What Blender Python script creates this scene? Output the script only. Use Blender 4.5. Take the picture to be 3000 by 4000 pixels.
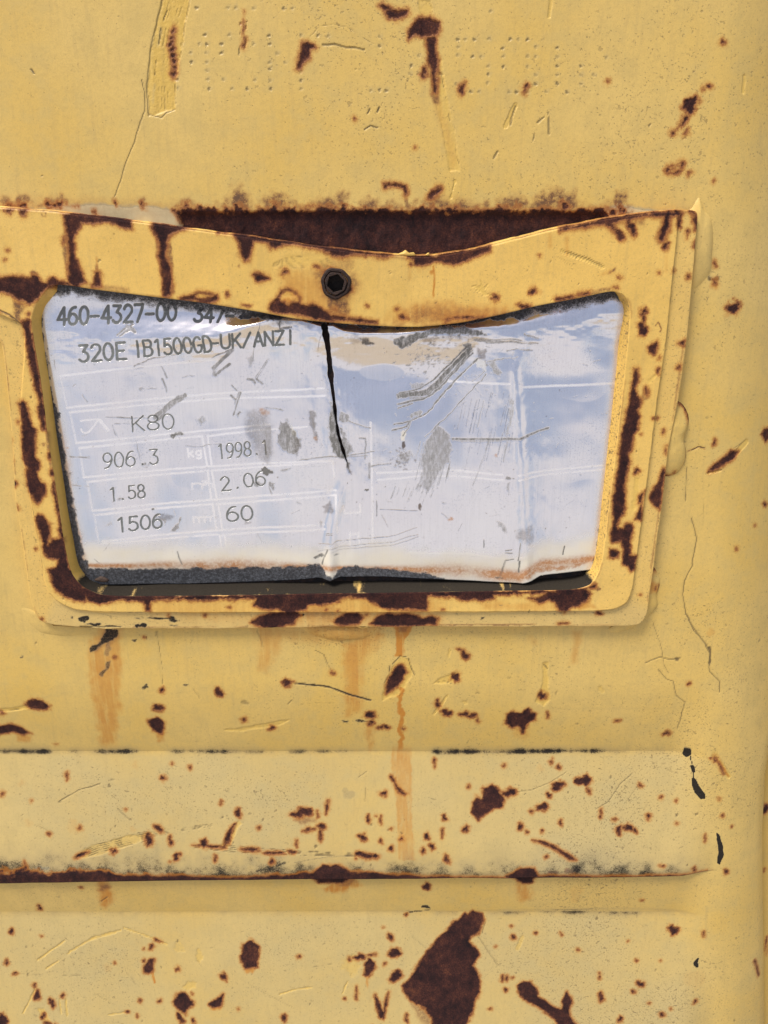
import bpy, bmesh, math
import numpy as np
from mathutils import Matrix, Vector

# ------------------------------------------------------------------ scene, camera, light
scene = bpy.context.scene
for o in list(bpy.data.objects):
    bpy.data.objects.remove(o)
COL = scene.collection

TILT = math.radians(33.0)        # the bucket wall leans back, so it faces partly up to the sky
PITCH = math.radians(18.0)       # camera looks this far below the wall's normal
DIST = 220.0                     # mm from camera to the wall
FOC = 3000.0                     # focal length in photo pixels (photo is 3000 x 4000)
sT, cT = math.sin(TILT), math.cos(TILT)
# local wall frame: u right, v up the wall, w out of the wall (mm -> m on the mesh)
WALL = Matrix(((1, 0, 0, 0), (0, sT, -cT, 0), (0, cT, sT, 0.6), (0, 0, 0, 1)))
sP, cP = math.sin(PITCH), math.cos(PITCH)

cam_data = bpy.data.cameras.new("camera")
cam_data.sensor_fit = 'HORIZONTAL'
cam_data.sensor_width = 36.0
cam_data.lens = 36.0 * FOC / 3000.0
cam_data.clip_start = 0.005
cam_data.clip_end = 200.0
cam = bpy.data.objects.new("camera", cam_data)
COL.objects.link(cam)
local_cam = Matrix(((1, 0, 0, 0), (0, cP, sP, DIST * sP * .001), (0, -sP, cP, DIST * cP * .001), (0, 0, 0, 1)))
cam.matrix_world = WALL @ local_cam
scene.camera = cam
scene.render.resolution_x, scene.render.resolution_y = 768, 1024

SUN_EL, SUN_AZ = math.radians(64), math.radians(-65)   # azimuth from +Y clockwise
CLOUD_SHIFT = (27.9, 15.3, 8.1)  # picked so the plate's left half mirrors cloud, its right half blue sky
world = bpy.data.worlds.new("World")
scene.world = world
world.use_nodes = True
wn = world.node_tree.nodes
wn.clear()
sky = wn.new('ShaderNodeTexSky')
sky.sky_type = 'NISHITA'
sky.sun_disc = False
sky.sun_elevation = SUN_EL
sky.sun_rotation = SUN_AZ
sky.air_density = 1.0
sky.dust_density = 4.0
sky.ozone_density = 1.0
# unseen fair-weather clouds, added for white and blue in the plate's reflections
wl = world.node_tree.links
tcw = wn.new('ShaderNodeTexCoord')
mpw = wn.new('ShaderNodeMapping')
mpw.inputs['Location'].default_value = CLOUD_SHIFT
mpw.inputs['Scale'].default_value = (1.0, 1.0, 2.2)
nzw = wn.new('ShaderNodeTexNoise')
nzw.inputs['Scale'].default_value = 1.5
nzw.inputs['Detail'].default_value = 5.0
nzw.inputs['Roughness'].default_value = 0.5
mrw = wn.new('ShaderNodeMapRange')
mrw.interpolation_type = 'SMOOTHSTEP'
mrw.inputs[3].default_value = 0.25      # thin veil even in the gaps
mrw.inputs[1].default_value = 0.23
mrw.inputs[2].default_value = 0.39
mxw = wn.new('ShaderNodeMix')
mxw.data_type = 'RGBA'
mxw.inputs[7].default_value = (4.6, 4.4, 4.5, 1)
wl.new(tcw.outputs['Generated'], mpw.inputs[0])
wl.new(mpw.outputs[0], nzw.inputs['Vector'])
sxw = wn.new('ShaderNodeSeparateXYZ')
wl.new(tcw.outputs['Generated'], sxw.inputs[0])
lft = wn.new('ShaderNodeMath'); lft.operation = 'MULTIPLY_ADD'       # cloud thins out overhead, closes up to the horizon
lft.inputs[1].default_value = -0.60
wl.new(sxw.outputs['Z'], lft.inputs[0]); wl.new(nzw.outputs['Fac'], lft.inputs[2])
wl.new(lft.outputs[0], mrw.inputs[0])
wl.new(mrw.outputs[0], mxw.inputs[0])
wl.new(sky.outputs[0], mxw.inputs[6])
bg = wn.new('ShaderNodeBackground')
bg.inputs['Strength'].default_value = 0.11
wo = wn.new('ShaderNodeOutputWorld')
wl.new(mxw.outputs[2], bg.inputs[0])
wl.new(bg.outputs[0], wo.inputs[0])

sun_data = bpy.data.lights.new("sun", 'SUN')
sun_data.energy = 2.3
sun_data.angle = math.radians(20)
sun_data.color = (1.0, 0.93, 0.82)
sun = bpy.data.objects.new("sun", sun_data)
COL.objects.link(sun)
sd = Vector((math.sin(SUN_AZ) * math.cos(SUN_EL), math.cos(SUN_AZ) * math.cos(SUN_EL), math.sin(SUN_EL)))
sun.rotation_euler = sd.to_track_quat('Z', 'Y').to_euler()
sun.location = (0.5, -0.5, 3)

vs = scene.view_settings
vs.view_transform = 'Standard'
vs.look = 'None'
vs.gamma = 1.0
vs.use_curve_mapping = False
vs.exposure = 0.61
scene.render.engine = 'CYCLES'

# ------------------------------------------------------------------ measuring helpers
def M(x, y, w=0.0):
    """photo measurement (3000 x 4000) -> wall coordinates (mm) on the plane w"""
    x = np.asarray(x, float); y = np.asarray(y, float)
    a = (x - 1500.0) / FOC
    b = -(y - 2000.0) / FOC
    dw = -b * sP - cP
    t = (DIST * cP - w) / (-dw)
    return t * a, DIST * sP + t * (b * cP - sP)

def sstep(lo, hi, x):
    t = np.clip((x - lo) / (hi - lo), 0, 1)
    return t * t * (3 - 2 * t)

rng = np.random.default_rng(7)
LAT = rng.random((256, 256))

def vnoise(x, y):
    xi = np.floor(x).astype(np.int64); yi = np.floor(y).astype(np.int64)
    fx = x - xi; fy = y - yi
    fx = fx * fx * (3 - 2 * fx); fy = fy * fy * (3 - 2 * fy)
    x0 = xi & 255; x1 = (xi + 1) & 255; y0 = yi & 255; y1 = (yi + 1) & 255
    a = LAT[y0, x0]; b = LAT[y0, x1]; c = LAT[y1, x0]; d = LAT[y1, x1]
    return (a + (b - a) * fx) * (1 - fy) + (c + (d - c) * fx) * fy

def fbm(x, y, oct=4):
    s = 0; a = 0.5
    for k in range(oct):
        s = s + a * (vnoise(x + 17.3 * k, y + 9.1 * k) - 0.5)
        x = x * 2.03; y = y * 2.03; a *= 0.55
    return s * 2

# measuring windows: name -> (origin x, origin y, scale)
K = 1500 / 1659.0
W = dict(A=(0, 0, K), B=(1500, 0, K), C=(0, 700, K), D=(1500, 700, K), E=(0, 1600, K), F=(1500, 1600, K),
         G=(0, 2400, K), H=(1500, 2400, K), I=(0, 3200, K), J=(1500, 3200, K),
         c1=(0, 750, .30139), c2=(0, 1300, .30139), c3=(0, 1900, .42194), c4=(600, 750, .42194),
         c5=(1200, 850, .42194), c6=(2200, 700, .42194), c7=(2200, 1300, .42194), c8=(2200, 1900, .42194),
         d1=(150, 1100, .42194), d2=(800, 1150, .42194), d3=(1400, 1200, .42194), d4=(200, 1600, .42194),
         d5=(800, 1600, .42194), d6=(1400, 1700, .42194), d7=(800, 2150, .66305), d8=(1800, 2000, .42194),
         P=(0, 0, 1.0))

def px(win, pts):
    ox, oy, s = W[win]
    p = np.asarray(pts, float).reshape(-1, 2)
    return np.stack([ox + p[:, 0] * s, oy + p[:, 1] * s], 1)

def poly_sdf(u, v, P):
    n = len(P)
    best = np.full(u.shape, 1e9)
    inside = np.zeros(u.shape, bool)
    for i in range(n):
        x0, y0 = P[i]; x1, y1 = P[(i + 1) % n]
        ex, ey = x1 - x0, y1 - y0
        L = ex * ex + ey * ey + 1e-12
        t = np.clip(((u - x0) * ex + (v - y0) * ey) / L, 0, 1)
        dx = u - x0 - t * ex; dy = v - y0 - t * ey
        best = np.minimum(best, dx * dx + dy * dy)
        c = ((y0 > v) != (y1 > v)) & (u < (x1 - x0) * (v - y0) / (y1 - y0 + 1e-12) + x0)
        inside ^= c
    d = np.sqrt(best)
    return np.where(inside, -d, d)

def line_dist(u, v, P):
    best = np.full(u.shape, 1e9)
    for i in range(len(P) - 1):
        x0, y0 = P[i]; x1, y1 = P[i + 1]
        ex, ey = x1 - x0, y1 - y0
        L = ex * ex + ey * ey + 1e-12
        t = np.clip(((u - x0) * ex + (v - y0) * ey) / L, 0, 1)
        dx = u - x0 - t * ex; dy = v - y0 - t * ey
        best = np.minimum(best, dx * dx + dy * dy)
    return np.sqrt(best)

class Surf:
    """points of a surface (u, v in mm) with wear fields painted in wall millimetres"""
    def __init__(s, u, v, mapper, attrs):
        s.u = u.ravel(); s.v = v.ravel(); s.map = mapper
        s.f = {a: np.zeros(s.u.shape) for a in attrs}
        if 'rust' in s.f:
            s.f['rust'][:] = -5.0
        s.order = np.argsort(s.v, kind='stable')
        s.vs = s.v[s.order]
    def sel(s, P, m):
        lo = P.min(0) - m; hi = P.max(0) + m
        i0 = np.searchsorted(s.vs, lo[1]); i1 = np.searchsorted(s.vs, hi[1])
        idx = s.order[i0:i1]
        uu = s.u[idx]
        return idx[(uu > lo[0]) & (uu < hi[0])]
    def put(s, attr, idx, d, k, soft):
        if attr == 'rust':
            s.f[attr][idx] = np.maximum(s.f[attr][idx], -d)
        else:
            val = k * (1 - sstep(-soft, soft, d))
            s.f[attr][idx] = np.maximum(s.f[attr][idx], val)
    def poly(s, attr, win, pts, amp=.55, k=1., soft=.35, fr=.45, off=0.):
        q = px(win, pts); P = np.stack(s.map(q[:, 0], q[:, 1]), 1)
        idx = s.sel(P, 2.5 + soft * 1.5)
        if len(idx) == 0: return
        u, v = s.u[idx], s.v[idx]
        d = poly_sdf(u, v, P) + amp * fbm(u * fr + 3.1, v * fr + 7.7, 5) * 1.6 + off
        s.put(attr, idx, d, k, soft)
    def ell(s, attr, win, cx, cy, rx, ry, ang=0, amp=None, k=1., soft=.3, off=0.):
        n = 16
        h = (cx * 12.9898 + cy * 78.233) % 6.283
        a = np.linspace(0, 2 * np.pi, n, endpoint=False)
        r = 1 + .22 * np.sin(2 * a + h) + .16 * np.sin(3 * a + 2.3 * h) + .1 * np.sin(5 * a + 4.1 * h)
        x, y = rx * r * np.cos(a), ry * r * np.sin(a)
        t = math.radians(ang)
        pts = np.stack([cx + x * math.cos(t) - y * math.sin(t), cy + x * math.sin(t) + y * math.cos(t)], 1)
        if amp is None:
            amp = min(.55, .02 * min(rx, ry) * W[win][2] + .12)
        if attr == 'rust' and min(rx, ry) * W[win][2] < 14: off = off + .14
        s.poly(attr, win, pts, amp, k, soft, .8, off)
    def line(s, attr, win, pts, wd, k=1., soft=.12, amp=.1, brk=0., fr=.6):
        q = px(win, pts); P = np.stack(s.map(q[:, 0], q[:, 1]), 1)
        idx = s.sel(P, 2.0 + wd)
        if len(idx) == 0: return
        u, v = s.u[idx], s.v[idx]
        wob = amp * 2
        d = line_dist(u + wob * fbm(u * fr, v * fr + 3, 3), v + wob * fbm(u * fr + 40, v * fr, 3), P) - wd * .5
        if brk:
            d = d + brk * np.maximum(0, fbm(u * .5 + 11, v * .5 + 5, 3) + .15)
        s.put(attr, idx, d, k, soft)

# ------------------------------------------------------------------ mesh building
def mesh_from_grid(name, X, Y, Z, keep=None, closed=False, attrs=None, extra=None):
    """grid of points (rows x cols) in mm -> mesh in metres; keep = bool per vertex"""
    R, C = X.shape
    ids = np.arange(R * C).reshape(R, C)
    if closed:
        nxt = np.roll(ids, -1, axis=1)
        q = np.stack([ids[:-1], nxt[:-1], nxt[1:], ids[1:]], -1).reshape(-1, 4)
    else:
        q = np.stack([ids[:-1, :-1], ids[:-1, 1:], ids[1:, 1:], ids[1:, :-1]], -1).reshape(-1, 4)
    if extra is not None:
        q = extra(q, ids)
    co = np.stack([X.ravel(), Y.ravel(), Z.ravel()], 1) * .001
    a_ = co[q[:, 1]] - co[q[:, 0]]; b_ = co[q[:, 3]] - co[q[:, 0]]
    if (a_[:, 0] * b_[:, 1] - a_[:, 1] * b_[:, 0]).sum() < 0:
        q = q[:, ::-1]
    if keep is not None:
        q = q[keep.ravel()[q].any(1)]
    used = np.zeros(R * C, bool); used[q.ravel()] = True
    new = np.cumsum(used) - 1
    q = new[q]; co = co[used]
    me = bpy.data.meshes.new(name)
    me.vertices.add(len(co)); me.vertices.foreach_set('co', co.ravel())
    me.loops.add(q.size); me.loops.foreach_set('vertex_index', q.ravel().astype(np.int32))
    me.polygons.add(len(q))
    me.polygons.foreach_set('loop_start', (np.arange(len(q)) * 4).astype(np.int32))
    me.update(calc_edges=True)
    me.polygons.foreach_set('use_smooth', np.ones(len(q), bool))
    for k, a in (attrs or {}).items():
        at = me.attributes.new(k, 'FLOAT', 'POINT')
        at.data.foreach_set('value', a.ravel()[used].astype(np.float32))
    me.update()
    return me

def link(name, me, mat, parent=None):
    o = bpy.data.objects.new(name, me)
    COL.objects.link(o)
    if mat: me.materials.append(mat)
    if parent: o.parent = parent
    return o

def thing(name, label, cat, me=None, mat=None):
    o = bpy.data.objects.new(name, me)
    if me and mat: me.materials.append(mat)
    COL.objects.link(o)
    o.matrix_world = WALL
    o['label'] = label; o['category'] = cat
    return o

# ------------------------------------------------------------------ node helpers
class NT:
    def __init__(s, name):
        s.m = bpy.data.materials.new(name); s.m.use_nodes = True
        s.t = s.m.node_tree; s.t.nodes.clear()
        tc = s.t.nodes.new('ShaderNodeTexCoord')
        mp = s.t.nodes.new('ShaderNodeMapping'); mp.inputs['Scale'].default_value = (1000, 1000, 1000)
        s.t.links.new(tc.outputs['Object'], mp.inputs[0])
        s.co = mp.outputs[0]
    def set(s, sock, v):
        if isinstance(v, (int, float)): sock.default_value = v
        elif isinstance(v, tuple): sock.default_value = v if len(v) != 3 or sock.type == 'VECTOR' else (*v, 1)
        else: s.t.links.new(v, sock)
    def attr(s, name):
        n = s.t.nodes.new('ShaderNodeAttribute'); n.attribute_name = name
        return n.outputs['Fac']
    def math(s, op, a, b=0., c=None, clamp=False):
        n = s.t.nodes.new('ShaderNodeMath'); n.operation = op; n.use_clamp = clamp
        s.set(n.inputs[0], a); s.set(n.inputs[1], b)
        if c is not None: s.set(n.inputs[2], c)
        return n.outputs[0]
    def add(s, a, b): return s.math('ADD', a, b)
    def sub(s, a, b): return s.math('SUBTRACT', a, b)
    def mul(s, a, b): return s.math('MULTIPLY', a, b)
    def mad(s, a, b, c): return s.math('MULTIPLY_ADD', a, b, c)
    def mx(s, a, b): return s.math('MAXIMUM', a, b)
    def smooth(s, lo, hi, x, a=0., b=1.):
        n = s.t.nodes.new('ShaderNodeMapRange'); n.interpolation_type = 'SMOOTHSTEP'
        s.set(n.inputs[0], x)
        for i, v in enumerate((lo, hi, a, b)): s.set(n.inputs[i + 1], v)
        return n.outputs[0]
    def noise(s, scale, detail=3., rough=.55, off=0., stretch=None, dist=0.):
        n = s.t.nodes.new('ShaderNodeTexNoise')
        n.inputs['Scale'].default_value = scale; n.inputs['Detail'].default_value = detail
        n.inputs['Roughness'].default_value = rough; n.inputs['Distortion'].default_value = dist
        m = s.t.nodes.new('ShaderNodeMapping')
        m.inputs['Location'].default_value = (off, off * 1.7, off * .3)
        if stretch: m.inputs['Scale'].default_value = stretch
        s.t.links.new(s.co, m.inputs[0]); s.t.links.new(m.outputs[0], n.inputs['Vector'])
        return n.outputs['Fac']
    def voro(s, scale, feature='F1', rand=1.):
        n = s.t.nodes.new('ShaderNodeTexVoronoi'); n.feature = feature
        n.inputs['Scale'].default_value = scale; n.inputs['Randomness'].default_value = rand
        s.t.links.new(s.co, n.inputs['Vector'])
        return n
    def mix(s, f, a, b):
        n = s.t.nodes.new('ShaderNodeMix'); n.data_type = 'RGBA'
        s.set(n.inputs[0], f); s.set(n.inputs[6], a); s.set(n.inputs[7], b)
        return n.outputs[2]
    def mixf(s, f, a, b):
        n = s.t.nodes.new('ShaderNodeMix'); n.data_type = 'FLOAT'
        s.set(n.inputs[0], f); s.set(n.inputs[2], a); s.set(n.inputs[3], b)
        return n.outputs[0]
    def ramp(s, f, stops):
        n = s.t.nodes.new('ShaderNodeValToRGB')
        e = n.color_ramp.elements
        while len(e) < len(stops): e.new(.5)
        for k, (p, c) in enumerate(stops):
            e[k].position = p; e[k].color = (*c, 1)
        s.set(n.inputs[0], f)
        return n.outputs[0]
    def finish(s, color, rough, metal=0., height=None, dist=.0002, spec=.5, strength=1.):
        b = s.t.nodes.new('ShaderNodeBsdfPrincipled')
        s.set(b.inputs['Base Color'], color); s.set(b.inputs['Roughness'], rough)
        s.set(b.inputs['Metallic'], metal); s.set(b.inputs['Specular IOR Level'], spec)
        if height is not None:
            bp = s.t.nodes.new('ShaderNodeBump')
            bp.inputs['Distance'].default_value = dist; bp.inputs['Strength'].default_value = strength
            s.set(bp.inputs['Height'], height)
            s.t.links.new(bp.outputs[0], b.inputs['Normal'])
        o = s.t.nodes.new('ShaderNodeOutputMaterial')
        s.t.links.new(b.outputs[0], o.inputs[0])
        return s.m
    def set_tuple(s): pass

def rust_colour(N):
    """dark flaky rust: purple brown with redder and blacker flakes"""
    a = N.noise(.38, 4, .7, 3., (1.1, .8, 1.))
    b = N.noise(2.4, 3, .7, 11.)
    f = N.add(N.mul(N.noise(.09, 2, .5, 61.), .3), N.add(N.mul(a, .5), N.mul(b, .42)))
    return N.ramp(f, [(.36, (.007, .007, .009)), (.50, (.022, .012, .013)), (.61, (.044, .0185, .017)), (.70, (.080, .030, .022)), (.82, (.19, .07, .030))])

def paint_material(name, A, B, C, dusty):
    N = NT(name)
    rust, film, stain, dirt, scr, crk, pale, fresh_and_shade, pit = [N.attr(k) for k in
        ('rust', 'film', 'stain', 'dirt', 'scr', 'crk', 'pale', 'fresh_and_shade', 'pit')]
    nL = N.noise(.022, 2, .5, 1.)
    nM = N.noise(.16, 3, .6, 5.)
    nF = N.noise(.9, 3, .6, 9.)
    nX = N.noise(3.2, 2, .6, 21.)
    base = N.mix(N.smooth(.3, .7, nL), A, B)
    base = N.mix(N.mul(N.smooth(.40, .70, nM), .75), base, C)
    base = N.mix(N.mul(N.smooth(.42, .72, nX), .22), base, (.38, .27, .09))
    base = N.mix(N.mul(N.smooth(.45, .75, nF), .2), base, (.42, .29, .10))
    base = N.mix(N.mul(fresh_and_shade, .85), base, (.52, .32, .05))
    base = N.mix(N.math('MULTIPLY', pale, .9, clamp=True), base, N.mix(N.smooth(1.05, 1.4, pale), (.42, .378, .222), (.60, .51, .285)))
    # pin holes and fly specks
    sp = N.noise(1.9, 2, .6, 31.)
    thr = N.mad(pit, -.15, .74)
    spk = N.smooth(N.add(thr, 0.) , N.add(thr, .05), sp)
    spk2 = N.smooth(N.mad(pit, -.1, .74), N.mad(pit, -.1, .78), N.noise(.75, 2, .5, 47.))
    spk2 = N.mul(spk2, N.mul(pit, .5))
    base = N.mix(N.mul(spk, .55), base, (.17, .115, .05))
    base = N.mix(spk2, base, (.10, .065, .035))
    # scrapes down to the brighter coat
    g = N.noise(1.1, 3, .6, 15., (1., 1., 1.))
    sc = N.mul(scr, N.smooth(.34, .62, N.add(g, N.mul(scr, .2))))
    base = N.mix(N.mul(sc, .75), base, N.mix(nF, (.74, .49, .085), (.62, .42, .11)))
    # run-off stains
    strk = N.noise(.9, 3, .6, 53., (1., .07, 1.))
    base = N.mix(N.mul(N.smooth(.5, .72, strk), .16), base, (.40, .29, .12))
    st = N.mul(N.mul(stain, N.mad(nM, .7, .55)), N.smooth(.28, .62, N.add(strk, N.mul(stain, .08)), .35, 1.15))
    base = N.mix(N.math('MULTIPLY', st, .9, clamp=True), base, N.mix(nF, (.58, .26, .03), (.46, .18, .028)))
    fm = N.math('MULTIPLY', film, N.smooth(.22, .62, N.add(N.mul(nF, .6), N.mul(nX, .4))), clamp=True)
    fm2 = N.math('ADD', N.mul(film, .38), N.mul(fm, .7), clamp=True)
    base = N.mix(N.mul(fm2, .9), base, N.mix(fm, (.38, .14, .033), (.085, .033, .023)))
    # black grime
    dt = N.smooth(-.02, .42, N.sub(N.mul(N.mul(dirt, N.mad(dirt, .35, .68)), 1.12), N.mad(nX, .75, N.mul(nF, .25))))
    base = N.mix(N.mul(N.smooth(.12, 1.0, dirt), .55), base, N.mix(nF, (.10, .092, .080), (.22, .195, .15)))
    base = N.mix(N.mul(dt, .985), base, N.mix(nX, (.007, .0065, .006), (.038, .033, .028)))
    base = N.mix(N.mul(crk, .85), base, (.085, .06, .03))
    # rust through the paint
    rv = N.add(rust, N.add(N.mul(N.sub(nM, .5), .9), N.add(N.mul(N.sub(nF, .5), 1.1), N.mul(N.sub(nX, .5), .8))))
    halo = N.smooth(-1.5, .0, rv)
    core = N.smooth(-.12, .26, rv)
    base = N.mix(N.mul(N.mul(halo, N.mad(nX, .5, .55)), .95), base, (.48, .19, .03))
    base = N.mix(N.mul(N.smooth(-.8, .05, rv), .92), base, (.23, .08, .022))
    edge = N.smooth(.0, .6, rv)
    rc = N.mix(edge, (.12, .045, .024), rust_colour(N))
    base = N.mix(core, base, rc)
    rough = N.mixf(N.mx(core, dt), N.mad(nM, .15, .42), .85)
    spec = N.mixf(N.mx(core, dt), .4, .12)
    h = N.mul(core, -.9)
    h = N.add(h, N.mul(core, N.mul(N.add(nF, nX), .55)))
    h = N.add(h, N.mul(N.sub(1., core), N.mad(nX, .10, N.mul(nF, .22))))
    h = N.sub(h, N.mul(spk, .25))
    h = N.sub(h, N.mul(spk2, .5))
    h = N.sub(h, N.mul(crk, .7))
    h = N.sub(h, N.mul(scr, N.mad(g, .5, .3)))
    return N.finish(base, rough, 0., h, .00022, spec)

PATTR = ['rust', 'film', 'stain', 'dirt', 'scr', 'crk', 'pale', 'fresh_and_shade', 'pit']
mat_wall = paint_material('faded_yellow_paint', (.675, .455, .112), (.70, .50, .158), (.61, .44, .14), 0)
mat_frame = paint_material('frame_yellow_paint', (.77, .50, .122), (.79, .525, .14), (.72, .47, .115), 0)
# ------------------------------------------------------------------ ground (seen only as the warm half of the plate's reflections)
N = NT('dry_dirt_ground')
N.co = N.t.nodes['Texture Coordinate'].outputs['Object']
mat_ground = N.finish(N.mix(N.noise(3., 5, .6), (.30, .25, .18), (.42, .36, .27)), .95)
gm = bpy.data.meshes.new('ground')
gm.from_pydata([(-80, -80, 0), (80, -80, 0), (80, 80, 0), (-80, 80, 0)], [], [(0, 1, 2, 3)])
gm.materials.append(mat_ground)
ground = bpy.data.objects.new('ground', gm); COL.objects.link(ground); ground['kind'] = 'structure'

# ------------------------------------------------------------------ bucket wall
VCR = float(M(1500, 2934, -3.4)[1])            # crease above the wear strip
def v_edge(a):                                  # lower edge of the wear strip (a = -1..1 across the photo)
    y = np.interp(a, [-1.2, -1, -.55, -.2, .2, .6, .9, 1.2], [3462, 3456, 3444, 3440, 3436, 3432, 3424, 3422])
    y = y + 2.5 * fbm(a * 9 + 2, a * 0 + 1.5, 3)
    return M(1500, y, 2.8)[1]
V2 = float(M(1500, 3562, -2.2)[1])             # crease above the lower panel
_vt = np.linspace(160, -290, 400)
_pyt = None
def hw(v):
    """half width of the view at height v on the wall"""
    t = cP * DIST + 0 * v
    # solve b from v:  v = D s + t(b c - s), t = D c /(b s + c)
    k = (v - DIST * sP) / (DIST * cP)
    b = (k * cP + sP) / (cP - k * sP)
    return .5 * DIST * cP / (b * sP + cP)

V_UP0 = float(M(1500, 2660)[1]); 
def wall_w(u, v, part):
    a = u / hw(v)
    fade = 1 - sstep(.755, .862, a)
    w = np.zeros_like(v)
    # shallow waviness of the old sheet
    w = w + .35 * fbm(u * .012 + 3, v * .012 + 8, 2)
    if part == 'upper':
        t = np.clip((V_UP0 - v) / (V_UP0 - VCR), 0, 1)
        w = w - 3.4 * fade * t ** 1.7
    elif part == 'strip':
        t = np.clip((VCR - v) / (VCR - v_edge(a)), 0, 1)
        w = w + fade * (-3.4 + 6.2 * t ** 1.0 - .45 * sstep(.93, 1.0, t))
    else:
        ve = v_edge(a)
        t = np.clip((ve - v) / (ve - V2), 0, 1)
        w1 = .4 - 2.6 * t ** 1.4
        w2 = -2.2 + (V2 - v) * .105
        w = w + fade * np.where(v > V2, w1, np.minimum(w2, 6))
    # long soft roll of the right side
    ur = np.maximum(0, a - .86) * hw(v)
    w = w - ur * ur / 58.
    # the sheet's right edge turns away
    ye = np.interp(v, [float(M(1500, y)[1]) for y in (4400, 4000, 3600, 3300, 3100, 2950, 2850, 2700, 2000)],
                   [3050, 3046, 3036, 3032, 3046, 3080, 3150, 3330, 3500])
    ue = (ye - 1500) / 1500 * hw(v)
    over = np.maximum(0, u - ue + 5.)
    w = w - np.minimum(over ** 2 * .075 + np.maximum(0, over - 4.) ** 2 * .6, 17.)
    return w

def MW(part):
    def f(x, y):
        x = np.asarray(x, float); y = np.asarray(y, float)
        u, v = M(x, y)
        for k in range(4):
            u, v = M(x, y, wall_w(u, v, part))
        return u, v
    return f

def part_of(y):
    return 'upper' if y < 2934 else ('strip' if y < 3440 else 'lower')

def MWall(x, y):
    u0, v0 = MW('upper')(x, y); u1, v1 = MW('strip')(x, y); u2, v2 = MW('lower')(x, y)
    y = np.asarray(y, float)
    return (np.where(y < 2934, u0, np.where(y < 3440, u1, u2)), np.where(y < 2934, v0, np.where(y < 3440, v1, v2)))

acol = np.concatenate([np.linspace(-2.3, -1.125, 45), np.linspace(-1.12, 1.10, 850), np.linspace(1.11, 1.6, 30)])
NC = len(acol)
def rows_between(y0, y1, step):
    n = int(abs(y1 - y0) / step) + 2
    return np.linspace(0, 1, n), M(1500, np.linspace(y0, y1, n))[1]

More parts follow.
